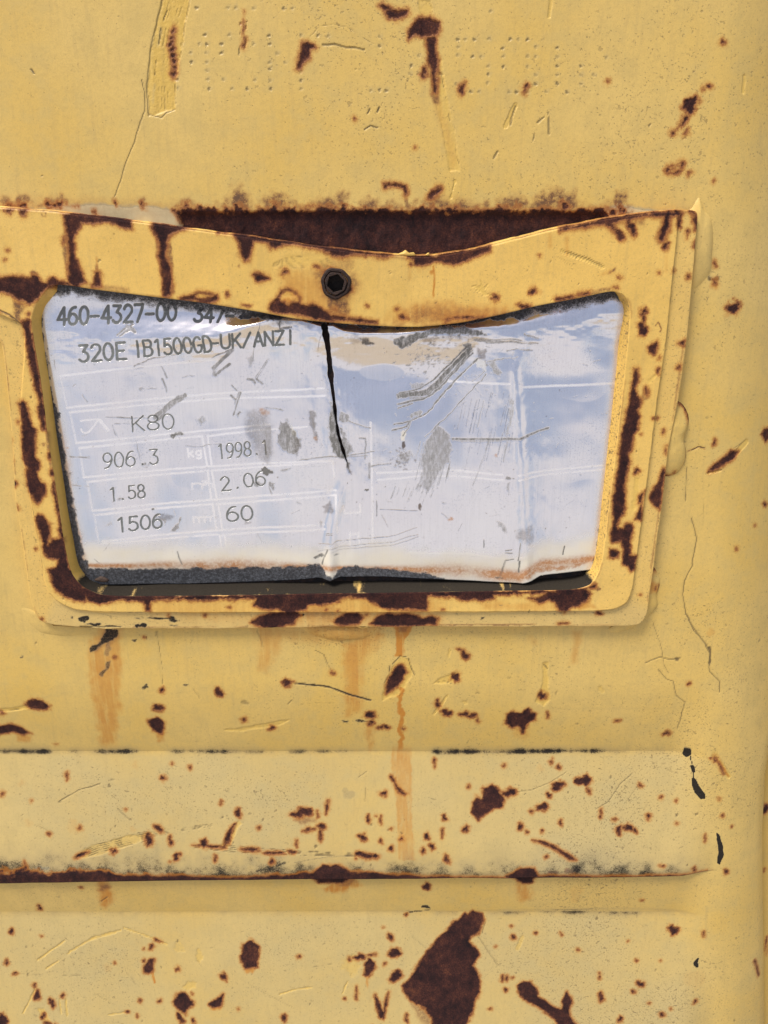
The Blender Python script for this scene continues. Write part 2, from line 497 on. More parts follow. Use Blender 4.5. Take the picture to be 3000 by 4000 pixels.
def wall_paint(S):
    R = lambda win, *e: [S.ell('rust', win, *q) for q in e]
    P = lambda win, pts, **k: S.poly('rust', win, pts, **k)
    # ---- upper wall
    P('A', [(1308,190),(1330,183),(1365,205),(1345,215),(1335,250),(1310,270),(1300,300),(1280,300),(1295,250)], amp=.35)
    for y in range(135, 335, 26):
        S.ell('rust', 'A', 748 + 6 * math.sin(y), y, 9, 15, 10)
    S.line('film', 'A', [(750,130),(748,330)], 1.6, k=.7, soft=.5)
    S.line('rust', 'A', [(1052,50),(1050,110),(1056,160),(1052,200)], .25, brk=1.2)
    S.line('crk', 'A', [(1070,60),(1064,110),(1060,205)], .3, brk=.7)
    S.line('crk', 'A', [(1040,90),(1036,180),(1034,250)], .25, brk=.7)
    P('B', [(5,45),(60,50),(105,40),(110,55),(60,85),(20,80)], amp=.3)
    S.poly('rust', 'A', [(1660,40),(1640,25),(1655,20),(1700,45)], .2)
    P('B', [(150,75),(200,68),(235,100),(232,150),(195,160),(140,145),(105,170),(112,130)], amp=.4)
    P('B', [(180,150),(228,150),(238,240),(232,330),(226,400),(214,400),(200,330),(182,250)], amp=.5, off=.5)
    S.poly('film', 'B', [(175,150),(232,150),(242,240),(238,330),(232,440),(205,440),(195,330),(178,250)], amp=.5, k=.9, soft=.6)
    S.poly('scr', 'B', [(150,0),(205,0),(230,160),(260,330),(300,560),(330,740),(285,740),(250,560),(200,330),(170,160)], amp=.3, k=.75, soft=.25)
    S.line('crk', 'B', [(238,240),(262,400),(300,600),(330,740)], .22, brk=.9, k=.6)
    S.poly('stain', 'B', [(200,400),(235,400),(320,700),(295,740)], .3, k=.25, soft=.8)
    R('B', (172,312,12,22), (340,385,13,22,15), (610,380,9,15,20), (968,352,6,6), (1464,180,9,9), (1325,455,34,34,30),
      (1298,525,12,28,20), (1250,575,10,10), (1305,568,8,16,20), (1275,550,18,5,-40), (1318,748,10,5), (1405,375,7,7), (1380,385,6,4))
    for q in ((1225,735,10,10), (1240,748,16,6,20), (1255,712,28,6,-20), (1288,715,8,14), (1270,745,16,6,-20), (1250,728,8,6)):
        S.ell('rust', 'B', *q)
    S.ell('film', 'B', 1255, 730, 40, 24, -10, k=.7)
    S.ell('rust', 'D', 1510, 555, 22, 25, 30); S.ell('rust', 'D', 1430, 446, 8, 11); S.ell('dirt', 'D', 1425, 430, 22, 16, k=.7)
    S.ell('stain', 'D', 1425, 460, 22, 14, k=.6, soft=.6)
    R('D', (1430,366,3,9,-20))
    P('F', [(1403,268),(1420,242),(1500,182),(1528,182),(1512,212),(1430,262)], amp=.2)
    S.line('scr', 'F', [(1505,205),(1565,140)], 1.6, k=1); S.line('scr', 'F', [(1400,275),(1455,262)], .5)
    S.line('crk', 'F', [(1500,175),(1540,150),(1562,136)], .2, brk=.3); S.line('crk', 'F', [(1398,276),(1430,272),(1460,260)], .2)
    R('F', (1650,105,16,22), (1428,142,4,12,10), (1645,410,6,8), (1602,500,3,3), (1522,603,5,6))
    S.line('film', 'F', [(1312,178),(1360,162),(1388,168)], .5, k=.8); S.line('crk', 'F', [(1330,176),(1360,162),(1386,166)], .25)
    # seam above the bent frame bar: bare rusty wall where the bar once sat
    P('P', [(690,826),(740,818),(800,815),(860,826),(930,832),(985,826),(1040,816),(1075,822),(1130,815),(1190,820),(1255,812),(1320,822),
            (1400,824),(1500,826),(1590,822),(1680,828),(1790,834),(1880,824),(1960,826),(2060,834),(2110,822),(2200,826),(2285,826),(2370,822),
            (2372,850),(2360,900),(2100,1010),(1650,1080),(1200,1040),(900,980),(730,910),(712,885)], amp=.95, fr=.6, off=-.15)
    for x, h_, s_ in ((760,40,28),(855,62,34),(880,40,30),(935,80,22),(960,52,34),(1020,38,26),(1085,66,30),(1100,44,28),(1240,62,30),(1330,80,26),(1450,44,30),(1520,40,28),
                      (1700,58,34),(1760,52,30),(1860,34,22),(1950,46,24),(2020,62,26),(2040,40,20),(2130,40,30),(2212,80,28),(2225,52,32),(2320,52,26),(2395,46,30),(2420,36,24)):
        rt = LAT[40, (int(x) * 13) % 256]; x = x + 60 * (LAT[41, (int(x) * 7) % 256] - .5); h_ = h_ * (.45 + .8 * rt); s_ = s_ * (.7 + 1.3 * LAT[42, (int(x) * 5) % 256])
        S.ell('film', 'P', x, 828 - h_ * .2, s_ * 1.2, h_ * 1.0, 50 * (rt - .5), amp=.9, k=.75 + .6 * rt, soft=1.2 + .8 * rt)
        S.ell('rust', 'P', x, 836 - h_ * .15, s_ * .6, h_ * .45, 0, amp=.9, off=.3)
    rr_ = np.random.default_rng(21)
    for _ in range(60):
        x = rr_.uniform(695, 2420)
        S.ell('film', 'P', float(x), 826 - rr_.uniform(0, 14), rr_.uniform(10, 30), rr_.uniform(8, 34), rr_.uniform(-20, 20), k=rr_.uniform(.4, .9), soft=rr_.uniform(.4, 1.))
    for x, y, a_, b_ in ((40,800,40,14),(85,795,30,20),(200,795,34,14),(235,790,20,18),(556,795,14,14),(370,824,10,6),(720,800,24,12),(450,790,8,8),(300,800,10,6)):
        S.ell('film', 'P', x, y, a_ * 1.2, b_ * 1.6, k=.95, soft=.9); S.ell('rust', 'P', x, y + 6, a_ * .6, b_ * .6, amp=.6, off=.1)
    S.poly('film', 'P', [(0,770),(260,775),(700,790),(700,860),(0,830)], .8, k=.30, soft=1.5)
    S.poly('pale', 'P', [(100,815),(300,800),(560,805),(680,815),(715,890),(500,870),(240,840)], .5, k=1.6, soft=.6)
    S.poly('pale', 'P', [(2340,820),(2420,800),(2560,822),(2620,822),(2400,880),(2330,900)], .3, k=1.6, soft=.6)
    S.ell('pale', 'P', 2508, 822, 14, 8, k=1.)
    S.poly('dirt', 'P', [(100,812),(680,810),(715,890),(240,845)], .5, k=.3, soft=.8)
    P('D', [(0,20),(50,15),(95,25),(100,60),(92,75),(85,40),(40,35),(0,42)], amp=.25, off=.15)
    S.line('film', 'D', [(95,30),(97,110)], 1., k=.8); S.line('rust', 'D', [(200,75),(238,45)], 1.2, amp=.3)
    S.ell('film', 'D', 215, 65, 30, 22, k=.8); S.line('scr', 'D', [(290,80),(305,10)], .8, brk=.8); S.line('crk', 'D', [(240,50),(262,10)], .2, brk=.5)
    # peeled stripe
    S.poly('scr', 'P', [(640,-40),(748,-40),(722,90),(708,200),(683,330),(686,428),(640,440),(582,452),(577,330),(592,180),(622,60)], amp=.25, k=1., soft=.2)
    S.poly('fresh_and_shade', 'P', [(640,-40),(748,-40),(722,90),(708,200),(683,330),(686,428),(640,436),(600,440),(592,330),(606,180),(636,60)], amp=.3, k=.75, soft=.25)
    S.line('crk', 'P', [(640,-20),(620,60),(590,180),(574,330),(580,452)], .3, k=.55)
    S.line('crk', 'P', [(655,40),(628,110),(612,230),(600,320)], .22, brk=.6); S.line('crk', 'P', [(745,-20),(724,90),(708,200),(684,330),(686,430)], .22, k=.7, brk=.4)
    S.line('crk', 'P', [(582,448),(630,462),(650,440),(684,430)], .2, k=.7)
    for q_ in range(5):
        o_ = 14 * q_
        S.line('crk', 'P', [(668 + o_, -20), (640 + o_, 80), (618 + o_, 200), (606 + o_ * .9, 330), (606 + o_ * .9, 425)], .2, k=.38, brk=.5)
    S.line('pale', 'P', [(626,110),(615,180)], .7); S.line('pale', 'P', [(603,330),(598,400)], .6)
    S.line('crk', 'A', [(612,345),(628,400),(625,480),(600,545),(580,620),(545,700),(520,790),(498,850)], .22, k=.75)
    S.line('crk', 'A', [(1395,195),(1440,192),(1500,205),(1575,215)], .42, k=.8); S.line('crk', 'A', [(1340,155),(1380,115),(1440,105),(1500,118),(1610,190)], .16, k=.5, brk=.3)
    S.line('crk', 'A', [(135,300),(148,318)], .35)
    for p_ in ([(545,540),(568,460)], [(650,580),(645,610)], [(710,490),(715,580)], [(475,685),(490,655)], [(665,530),(700,500)]):
        S.line('crk', 'B', p_, .55, k=.7, brk=.5)
    S.line('scr', 'B', [(525,545),(568,455)], 1.2, k=.8); S.line('crk', 'B', [(82,330),(148,390)], .2, brk=.4); S.line('scr', 'B', [(1556,330),(1552,400)], .8, k=.8)
    S.line('scr', 'B', [(722,0),(716,70)], .8, k=.7)
    S.line('crk', 'A', [(1588,490),(1598,470)], .35); S.line('crk', 'A', [(1630,485),(1638,465)], .4); S.line('crk', 'A', [(1575,560),(1600,545),(1630,550)], .3)
    # dot-peened serial marks
    dA = [(885,152),(990,152),(860,192),(957,192),(1095,192),(957,230),(823,230),(890,230),(827,270),(897,345),(903,385),(965,345),(1002,385),(1068,385),(1100,348),
          (1162,155),(1197,233),(1232,272),(1165,300),(1168,350),(1170,385),(1300,155),(1300,312),(1300,350),(1300,385),(1373,155),(1418,157),(1640,160),(1640,200),
          (1602,393),(1640,390),(985,35),(1018,35),(1225,38),(1262,38),(893,192),(893,270),(894,307),(1165,192),(1165,272),(765,345),(768,383),(785,192),(850,35),(1095,38)]
    dB = [(383,245),(418,247),(450,288),(450,322),(447,360),(375,398),(410,398),(540,400),(572,400),(620,245),(748,287),(460,50),(453,168),(118,285),(112,320),(245,320),
          (150,243),(148,320),(318,172),(350,172),(390,172),(320,205),(318,240),(545,170),(580,172),(620,172),(655,205),(655,325),(512,210),(515,245),(515,290),(620,290),(850,325),(10,393),(312,365),(748,208),(748,247),(748,325),(748,362),(700,398),(850,287),(850,365),(655,247),(655,365),(620,400),(790,400),(905,325),(960,250)]
    for win, lst in (('A', dA), ('B', dB)):
        for k_, (x, y) in enumerate(lst):
            st = .75 if (k_ * 37 % 5) < 2 else .36
            S.ell('crk', win, x, y, 6.5, 6.5, k=st, soft=.16, amp=.05)
            S.ell('pale', win, x + 3, y - 4, 11, 11, k=.22, soft=.3, amp=.05)
    # cracks in the paint on the right
    S.line('crk', 'F', [(1308,250),(1303,395)], .25, k=.7)
    S.line('crk', 'F', [(1330,470),(1352,560),(1330,680),(1300,740),(1290,800),(1305,880),(1330,930),(1385,1010),(1410,1060),(1408,1106)], .3, k=.8)
    S.line('crk', 'H', [(1305,0),(1340,70),(1395,135),(1410,180),(1405,245),(1450,290),(1452,335)], .32, k=.8)
    S.line('crk', 'H', [(1405,140),(1412,180),(1403,240)], .8, brk=.9)
    S.line('crk', 'H', [(1160,30),(1200,150),(1212,225),(1232,255)], .2, k=.6); S.line('crk', 'H', [(1185,240),(1220,280),(1250,290),(1262,350),(1300,380),(1290,420),(1270,490)], .28, k=.75)
    S.line('crk', 'H', [(1130,210),(1190,185),(1230,195),(1280,192)], .3, k=.8); S.ell('crk', 'H', 1268, 193, 12, 6)
    S.line('crk', 'F', [(1385,380),(1378,500)], .16, k=.4)
    S.poly('dirt', 'D', [(1300,720),(1640,760),(1640,1106),(1320,1106),(1290,950)], 1., k=.16, soft=6)
    # ---- below the frame
    R('H', (350,176,15,22), (328,153,9,4,20), (310,272,20,17), (232,388,12,15), (270,425,18,16), (345,432,18,13), (380,438,20,11), (405,460,5,8),
      (707,435,4,14), (1007,460,14,5), (1220,514,15,11), (685,352,15,18), (10,488,12,10), (85,495,6,6), (1318,300,5,5))
    P('H', [(12,345),(8,310),(35,250),(60,222),(80,222),(96,250),(75,290),(45,320)], amp=.4)
    S.poly('scr', 'H', [(38,220),(72,178),(108,195),(122,262),(62,345),(-5,372),(0,300)], .4, k=1.); S.line('crk', 'H', [(38,215),(70,180),(105,186),(118,235),(132,262)], .3, brk=.4)
    S.line('crk', 'H', [(25,225),(22,262),(0,300)], .3, brk=.4)
    S.poly('scr', 'H', [(205,302),(250,272),(310,250),(335,270),(300,295)], .3, k=.9); S.line('crk', 'H', [(225,296),(262,290),(295,300)], .2, brk=.3)
    S.poly('scr', 'H', [(685,205),(712,205),(708,300),(718,370),(690,395),(655,380),(665,345),(685,300)], .3, k=1.)
    S.line('crk', 'H', [(690,215),(705,235),(690,260)], .3, brk=.5)
    P('H', [(530,432),(560,420),(600,426),(622,405),(630,428),(658,430),(652,455),(622,465),(618,492),(600,512),(578,478),(552,492),(528,470)], amp=.5)
    S.ell('stain', 'H', 590, 505, 40, 30, k=.35, soft=.8)
    S.line('scr', 'H', [(215,430),(240,400),(275,350)], .9, k=.8, brk=.5); S.ell('scr', 'H', 282, 165, 6, 22, k=.8); S.ell('scr', 'H', 938, 325, 12, 14, k=.7); S.ell('crk', 'H', 405, 340, 12, 4, k=.5)
    S.ell('scr', 'H', 350, 380, 12, 10, k=.7); S.ell('crk', 'H', 745, 340, 4, 8, 20, k=.5)
    R('G', (160,390,54,18), (688,405,17,17), (945,337,16,15), (700,328,8,15), (1238,295,25,14,20), (1055,455,12,8,-30), (1175,490,15,10), (1600,436,30,12),
      (1605,470,15,10), (242,565,12,6), (1645,488,12,10), (8,424,8,8), (495,186,7,5), (1438,255,10,9))
    P('G', [(-20,488),(50,474),(95,488),(132,514),(105,522),(60,508),(0,516),(-20,520)], amp=.25)
    P('G', [(640,460),(680,446),(706,465),(708,495),(694,516),(660,500)], amp=.35)
    S.ell('stain', 'G', 695, 520, 22, 24, k=.8, soft=.8); S.ell('stain', 'G', 100, 530, 30, 22, k=.7, soft=.8); S.ell('stain', 'G', 1600, 520, 26, 50, k=.6, soft=1.)
    S.line('scr', 'G', [(0,415),(60,410),(115,400)], 1.2, k=1.); S.line('crk', 'G', [(0,420),(60,412),(112,408)], .2, brk=.4)
    S.line('dirt', 'G', [(1290,300),(1400,308),(1450,322),(1520,350),(1600,370)], .75, k=.9, soft=.35); S.line('crk', 'G', [(1275,300),(1340,300),(1420,315),(1510,348),(1602,372)], .7, k=.75, brk=.5)
    S.line('crk', 'G', [(675,75),(690,140),(700,220),(705,300)], .25, k=.55, brk=.3); S.ell('crk', 'G', 675, 80, 8, 10, k=.5)
    S.line('crk', 'G', [(1360,155),(1400,175),(1415,215),(1432,245)], .28, k=.7, brk=.3); S.line('crk', 'G', [(1110,70),(1128,110),(1135,140)], .25, k=.5)
    S.line('crk', 'G', [(835,320),(865,362)], .3, k=.4); S.line('crk', 'G', [(1360,385),(1440,385)], .3, k=.5, brk=.4); S.line('crk', 'G', [(1245,390),(1262,370)], .3, k=.6)
    S.poly('scr', 'G', [(970,500),(1040,488),(1160,470),(1280,448),(1200,480),(1040,505)], .3, k=.8, soft=.3); S.ell('crk', 'G', 1058, 382, 20, 7, k=.5)
    for x, y, a_, b_ in ((580,112,14,6),(632,100,6,8),(630,310,14,16),(800,305,18,6),(95,186,8,8),(1490,462,14,8),(1560,460,30,6)):
        S.ell('dirt', 'G', x, y, a_, b_, k=.75)
    # run-off
    S.poly('stain', 'G', [(430,60),(520,60),(525,140),(520,380),(500,560),(440,560),(410,400),(380,160),(400,110)], 1., k=.75, soft=1.6)
    S.poly('dirt', 'G', [(460,58),(518,62),(505,100),(470,120),(440,135),(390,165),(385,150),(430,110)], .6, k=.8, soft=.5)
    S.poly('dirt', 'G', [(455,205),(485,195),(475,235),(440,268),(418,262),(450,235)], .4, k=.7, soft=.4); S.ell('dirt', 'G', 465, 150, 14, 40, 20, k=.6, soft=.5)
    S.poly('film', 'G', [(450,60),(520,65),(480,130),(400,165),(430,110)], .5, k=.5, soft=.8)
    S.poly('stain', 'G', [(1480,130),(1600,60),(1659,80),(1560,240),(1560,420),(1500,440),(1490,250)], 1., k=.75, soft=2.)
    S.poly('stain', 'G', [(1100,50),(1230,55),(1210,140),(1150,250),(1120,240)], 1., k=.6, soft=1.8); S.poly('stain', 'G', [(1100,50),(1659,50),(1659,110),(1400,130),(1200,100)], 1., k=.45, soft=2.)
    S.ell('pit', 'G', 1440, 120, 180, 50, k=.9, soft=2.)
    S.poly('stain', 'H', [(42,48),(122,48),(108,85),(88,115),(90,182),(48,182),(58,110)], .35, k=1.2, soft=.25); S.ell('film', 'H', 82, 60, 30, 16, k=.7, soft=.6)
    S.line('stain', 'H', [(78,325),(66,385),(78,440),(66,490),(80,530),(62,580)], 1.5, k=1.15, soft=.2, amp=.5)
    S.poly('stain', 'H', [(32,588),(116,588),(120,700),(118,860),(130,1000),(134,1060),(60,1060),(58,880),(45,760),(30,660)], .4, k=.58, soft=.3)
    S.poly('stain', 'H', [(812,70),(858,70),(845,140),(835,215),(800,215),(825,140)], .5, k=.5, soft=1.); S.ell('stain', 'H', 1412, 78, 16, 20, k=.35); S.ell('stain', 'H', 640, 115, 16, 24, k=.25, soft=.7)
    # dirt along the creases
    S.line('dirt', 'H', [(700,410),(1250,405)], 1.4, k=.38, soft=1.2)
    # black openings at the end of the strip
    S.poly('dirt', 'H', [(1290,600),(1308,580),(1326,590),(1326,608),(1305,615)], .12, k=1.8, soft=.2); S.poly('dirt', 'H', [(1322,650),(1340,655),(1345,682),(1332,680)], .1, k=1.6, soft=.2)
    S.line('dirt', 'H', [(1322,610),(1335,660),(1340,720)], .3, k=1.2); S.poly('dirt', 'H', [(1330,705),(1346,712),(1362,745),(1385,775),(1388,797),(1368,798),(1342,768),(1330,735)], .12, k=1.9, soft=.15)
    S.poly('dirt', 'J', [(1436,58),(1450,70),(1462,110),(1467,155),(1452,197),(1438,190),(1446,140)], .15, k=1.5, soft=.25)
    S.line('rust', 'H', [(1420,602),(1445,640),(1470,690)], .25, brk=.4); S.line('scr', 'H', [(1415,600),(1450,640),(1490,700)], 1.6, k=1.); S.line('stain', 'H', [(1435,625),(1490,700)], .7, k=1.)
    # ---- wear strip
    R('H', (218,640,5,16,-10), (520,652,5,8), (721,638,6,6), (545,770,24,18), (750,742,28,17), (712,782,9,12), (862,718,30,22), (885,765,7,18,-15), (685,833,21,18),
      (637,852,8,5), (588,918,9,17,10), (618,940,5,5), (682,938,5,7), (762,900,7,11), (352,925,11,16,15), (185,962,11,13), (262,880,10,12), (252,945,5,18), (1108,738,9,6,20),
      (1142,876,9,13,-15), (997,886,8,6), (1015,933,13,17), (1055,922,20,14,20), (1086,936,7,9), (1197,792,5,7), (1264,904,4,4), (1450,797,5,6), (937,860,4,18), (755,660,8,6,30), (5,775,6,14))
    P('H', [(380,855),(384,812),(402,785),(425,800),(428,752),(470,738),(500,760),(522,800),(510,832),(470,842),(432,872),(410,888)], amp=.6)
    S.line('rust', 'H', [(32,702),(50,735),(70,765),(90,775)], .9, brk=.6)
    S.line('crk', 'H', [(570,770),(640,758),(720,725),(790,680)], .2, k=.6); S.line('crk', 'H', [(915,842),(968,812),(1020,735),(1072,688)], .25, k=.65); S.line('crk', 'H', [(1040,818),(1080,765),(1122,708)], .25, k=.5, brk=.2)
    R('J', (207,120,9,18,-15), (170,135,7,14), (30,128,12,9), (75,85,8,8), (272,172,12,20), (702,162,5,5), (1388,80,3,13), (1340,218,8,9), (1200,202,8,6), (1478,227,8,12))
    P('J', [(640,90),(690,96),(740,118),(800,152),(828,176),(800,176),(745,136),(690,108)], amp=.2)
    R('G', (290,698,7,15), (10,775,10,9), (705,708,8,11), (820,662,5,9), (345,922,9,9), (1305,858,44,20), (1415,830,5,34,10), (1372,865,4,17), (1390,915,18,11), (1340,932,26,6,-8),
      (1382,958,6,18), (1565,965,18,11,30), (685,925,20,9,40), (640,970,13,28,8), (735,975,7,14), (1030,860,14,17), (990,950,11,42,22), (880,985,11,11), (1590,885,7,13), (1645,890,5,15), (1650,775,8,9), (1118,922,5,5), (955,815,4,9))
    S.ell('film', 'G', 1310, 885, 50, 20, k=.7, soft=.7)
    S.line('crk', 'G', [(260,806),(340,760),(435,732)], .4, k=.75, brk=.2); S.line('crk', 'G', [(510,840),(530,862),(562,888)], .4, k=.6); S.line('crk', 'G', [(150,910),(235,945)], .2, k=.4)
    S.ell('crk', 'G', 485, 715, 10, 3, k=.4); S.ell('dirt', 'G', 1500, 775, 26, 30, k=.5); S.line('crk', 'G', [(1585,680),(1550,705)], .3, k=.5, brk=.2); S.line('crk', 'G', [(1580,750),(1578,810)], .3, k=.4)
    for d_ in range(5):
        S.line('crk', 'G', [(450, 990 + d_ * 8), (600, 946 + d_ * 7), (760, 925 + d_ * 4), (960, 900 + d_ * 2)], .22, k=.6, brk=.5)
        S.line('crk', 'I', [(320, 165 + d_ * 4), (420, 110 + d_ * 9), (540, 80 + d_ * 9), (650, 62 + d_ * 7)], .3, k=.75, brk=.5)
        S.line('crk', 'I', [(830, 112 + d_ * 3), (1000, 118 + d_ * 6), (1250, 136 + d_ * 5), (1560, 150 + d_ * 3)], .28, k=.75, brk=.5)
    S.poly('scr', 'I', [(320,170),(400,110),(560,70),(660,55),(640,85),(480,140),(380,165)], .4, k=.7); S.poly('scr', 'I', [(940,120),(1000,60),(1030,0),(1040,20),(1000,100),(975,130)], .4, k=.8)
    R('I', (345,38,9,8), (685,40,20,10,40), (645,90,13,30,8), (488,138,13,12), (738,100,8,12), (350,155,34,8,-18), (762,162,18,14,-30), (990,70,11,46,18), (880,105,13,15), (905,118,60,4,5), (1085,132,52,8,3),
      (1180,146,44,6,3), (1260,142,17,9), (1280,105,6,13), (1175,182,9,12), (1585,158,45,14,10), (1625,165,9,8), (1390,30,17,11), (1330,46,13,9), (1385,70,6,20), (1565,78,16,10,40), (110,205,7,20), (930,172,4,16), (1645,95,6,8))
    S.line('dirt', 'I', [(1110,225),(1180,205),(1230,190)], 1.6, k=.75, soft=.6); S.line('dirt', 'I', [(1270,188),(1400,165),(1540,155)], .7, k=.7, soft=.5)
    P('I', [(1330,258),(1360,225),(1395,200),(1460,200),(1510,228),(1540,258),(1480,275),(1380,275)], amp=.4)
    P('J', [(525,250),(590,212),(650,216),(668,245),(640,275),(600,275)], amp=.3); S.ell('film', 'J', 730, 238, 30, 14, k=.9); S.ell('film', 'J', 810, 225, 26, 18, k=.8)
    S.ell('pale', 'I', 185, 212, 24, 12, k=1.); S.ell('pale', 'I', 320, 232, 50, 10, k=.8, soft=.8)
    # ---- lower panel
    S.ell('stain', 'I', 452, 320, 34, 60, k=1., soft=1.6); S.ell('film', 'I', 450, 295, 26, 14, k=.8, soft=1.); S.line('crk', 'I', [(437,355),(465,335)], .4, k=.8)
    S.ell('stain', 'I', 1480, 285, 70, 30, k=1., soft=1.2); S.ell('film', 'I', 1490, 275, 50, 12, k=.7, soft=.8); S.ell('stain', 'J', 600, 300, 36, 55, k=.8, soft=1.6)
    R('I', (172,382,9,12), (350,295,6,4), (50,485,8,14), (30,618,7,14,15), (65,667,10,7), (160,760,14,20,30), (148,717,8,7), (225,795,9,24,-15), (272,762,8,10), (188,850,10,12), (8,872,22,34,-25),
      (655,552,12,10,-30), (622,612,5,8), (768,648,8,12), (682,525,16,5,15), (780,862,14,22,-30), (835,872,7,12), (968,682,12,22,-30), (605,785,6,10), (593,850,4,6), (550,833,5,5), (1292,594,9,6),
      (1228,858,9,20,-10), (1555,597,22,15,10), (1613,586,16,7), (1595,640,22,34), (1510,607,5,8), (1540,750,5,28), (1640,820,15,48,-15), (180,505,4,4), (1490,775,4,4), (497,621,4,4), (205,882,14,6))
    P('I', [(618,645),(640,610),(665,604),(662,650),(640,664),(622,662)], amp=.3); S.line('stain', 'I', [(655,650),(668,705)], .9, k=1.2)
    P('I', [(748,790),(768,756),(800,750),(836,788),(838,805),(815,815),(800,846),(775,822),(752,802)], amp=.4); P('I', [(905,800),(940,775),(964,757),(960,795),(948,812),(920,812)], amp=.3)
    P('I', [(1040,592),(1048,542),(1085,520),(1102,535),(1116,552),(1112,600),(1112,640),(1090,640),(1060,645),(1045,612)], amp=.5); S.ell('stain', 'I', 1080, 650, 20, 22, k=.9, soft=.5); S.ell('stain', 'I', 1588, 690, 8, 30, k=.9)
    S.ell('stain', 'I', 935, 818, 24, 10, k=.9); S.poly('scr', 'I', [(160,815),(190,818),(210,850),(225,895),(195,895),(175,850)], .3, k=.9)
    S.poly('scr', 'I', [(1480,610),(1530,580),(1560,640),(1520,690),(1470,640)], .8, k=.6, soft=.8); S.ell('scr', 'I', 860, 590, 14, 32, -15, k=.7); S.ell('scr', 'I', 820, 720, 28, 20, k=.7); S.ell('scr', 'I', 775, 555, 30, 20, k=.5)
    for p_ in ([(160,610),(280,525)], [(200,645),(252,614)], [(290,582),(400,512),(520,480)], [(300,570),(395,520),(500,490)], [(100,838),(152,738)], [(470,846),(542,834)], [(1210,756),(1280,735),(1345,728)], [(1480,752),(1502,700)],
               [(535,470),(620,500),(720,540)], [(255,780),(265,840)], [(285,780),(290,850)]):
        S.line('scr', 'I', p_, .7, k=.9, brk=.3)
    for p_ in ([(1000,665),(1120,740),(1280,822)], [(80,668),(200,674),(425,676)], [(410,755),(520,815)], [(540,655),(600,720)], [(150,660),(60,640)], [(850,600),(880,650)], [(1350,640),(1440,625)]):
        S.line('crk', 'I', p_, .22, k=.45, brk=.25)
    S.line('dirt', 'I', [(-100,415),(400,405),(900,400),(1659,405)], 2.2, k=.4, soft=1.6); S.line('dirt', 'J', [(0,400),(300,398),(600,392),(850,388),(1050,385),(1300,400)], 1.6, k=.5, soft=1.2)
    S.line('dirt', 'J', [(730,392),(900,388)], .9, k=.72, soft=.6); S.line('dirt', 'J', [(85,410),(130,398),(200,390)], .5, k=.9); S.ell('dirt', 'J', 180, 378, 26, 8, k=.8); S.line('dirt', 'J', [(1395,380),(1390,520)], 1.4, k=.45, soft=1.)
    P('J', [(83,722),(110,690),(150,625),(190,570),(250,500),(300,450),(342,415),(350,405),(362,415),(385,398),(420,410),(432,440),(410,490),(375,510),(365,525),(400,560),(412,590),(385,635),(400,660),(416,700),(410,760),(388,800),(380,845),(350,890),(330,960),(210,960),
            (205,860),(180,820),(110,782),(85,750)], amp=.5)
    S.poly('film', 'J', [(100,780),(180,800),(215,880),(200,920),(150,860)], .6, k=.7, soft=1.); S.line('crk', 'J', [(410,510),(450,570),(492,630)], .35, k=.6); S.line('crk', 'J', [(400,400),(430,410),(438,450),(425,490)], .3, k=.7)
    S.line('crk', 'J', [(120,505),(182,558)], .25, k=.5, brk=.2)
    P('J', [(575,720),(600,702),(632,705),(656,728),(668,768),(720,802),(765,822),(775,780),(788,742),(798,765),(812,785),(802,822),(800,850),(835,892),(860,960),(810,960),(740,872),(680,820),(625,790),(590,762)], amp=.45)
    R('J', (1252,480,20,21), (558,510,10,10), (1108,712,15,13,20), (938,770,12,18,10), (1020,865,11,15), (1078,745,8,7), (1202,846,8,8), (1345,788,7,9), (45,577,24,20,20), (50,680,26,20,-30), (28,510,9,20,-15), (4,625,6,8), (98,862,9,18), (8,800,8,46,10),
      (525,737,7,10), (512,690,5,16,10), (530,690,4,14), (655,492,5,5), (765,495,4,9,-20), (1090,610,6,5), (932,680,3,12), (1146,795,3,3), (97,412,4,5), (183,290,14,17,-20), (1115,350,4,3), (557,686,4,4), (1380,497,3,13), (1240,820,3,3), (838,566,6,6))
    S.line('scr', 'J', [(575,560),(598,510)], 1.4, k=.7)
    S.ell('dirt', 'J', 1348, 622, 16, 16, k=1.); S.ell('pale', 'J', 1350, 622, 7, 7, k=1., amp=.05); S.line('rust', 'J', [(1600,610),(1612,645),(1620,675)], .35)
    S.ell('stain', 'J', 1345, 690, 40, 50, k=.14, soft=.8)
    for x, y, r in ((85,3060,14),(110,3215,14),(290,3230,26),(530,2990,14),(520,3240,10),(2110,3000,12),(2250,3490,26),(420,3780,16)):
        S.ell('stain', 'P', x, y, r, r * 1.1, k=.22, soft=.5)

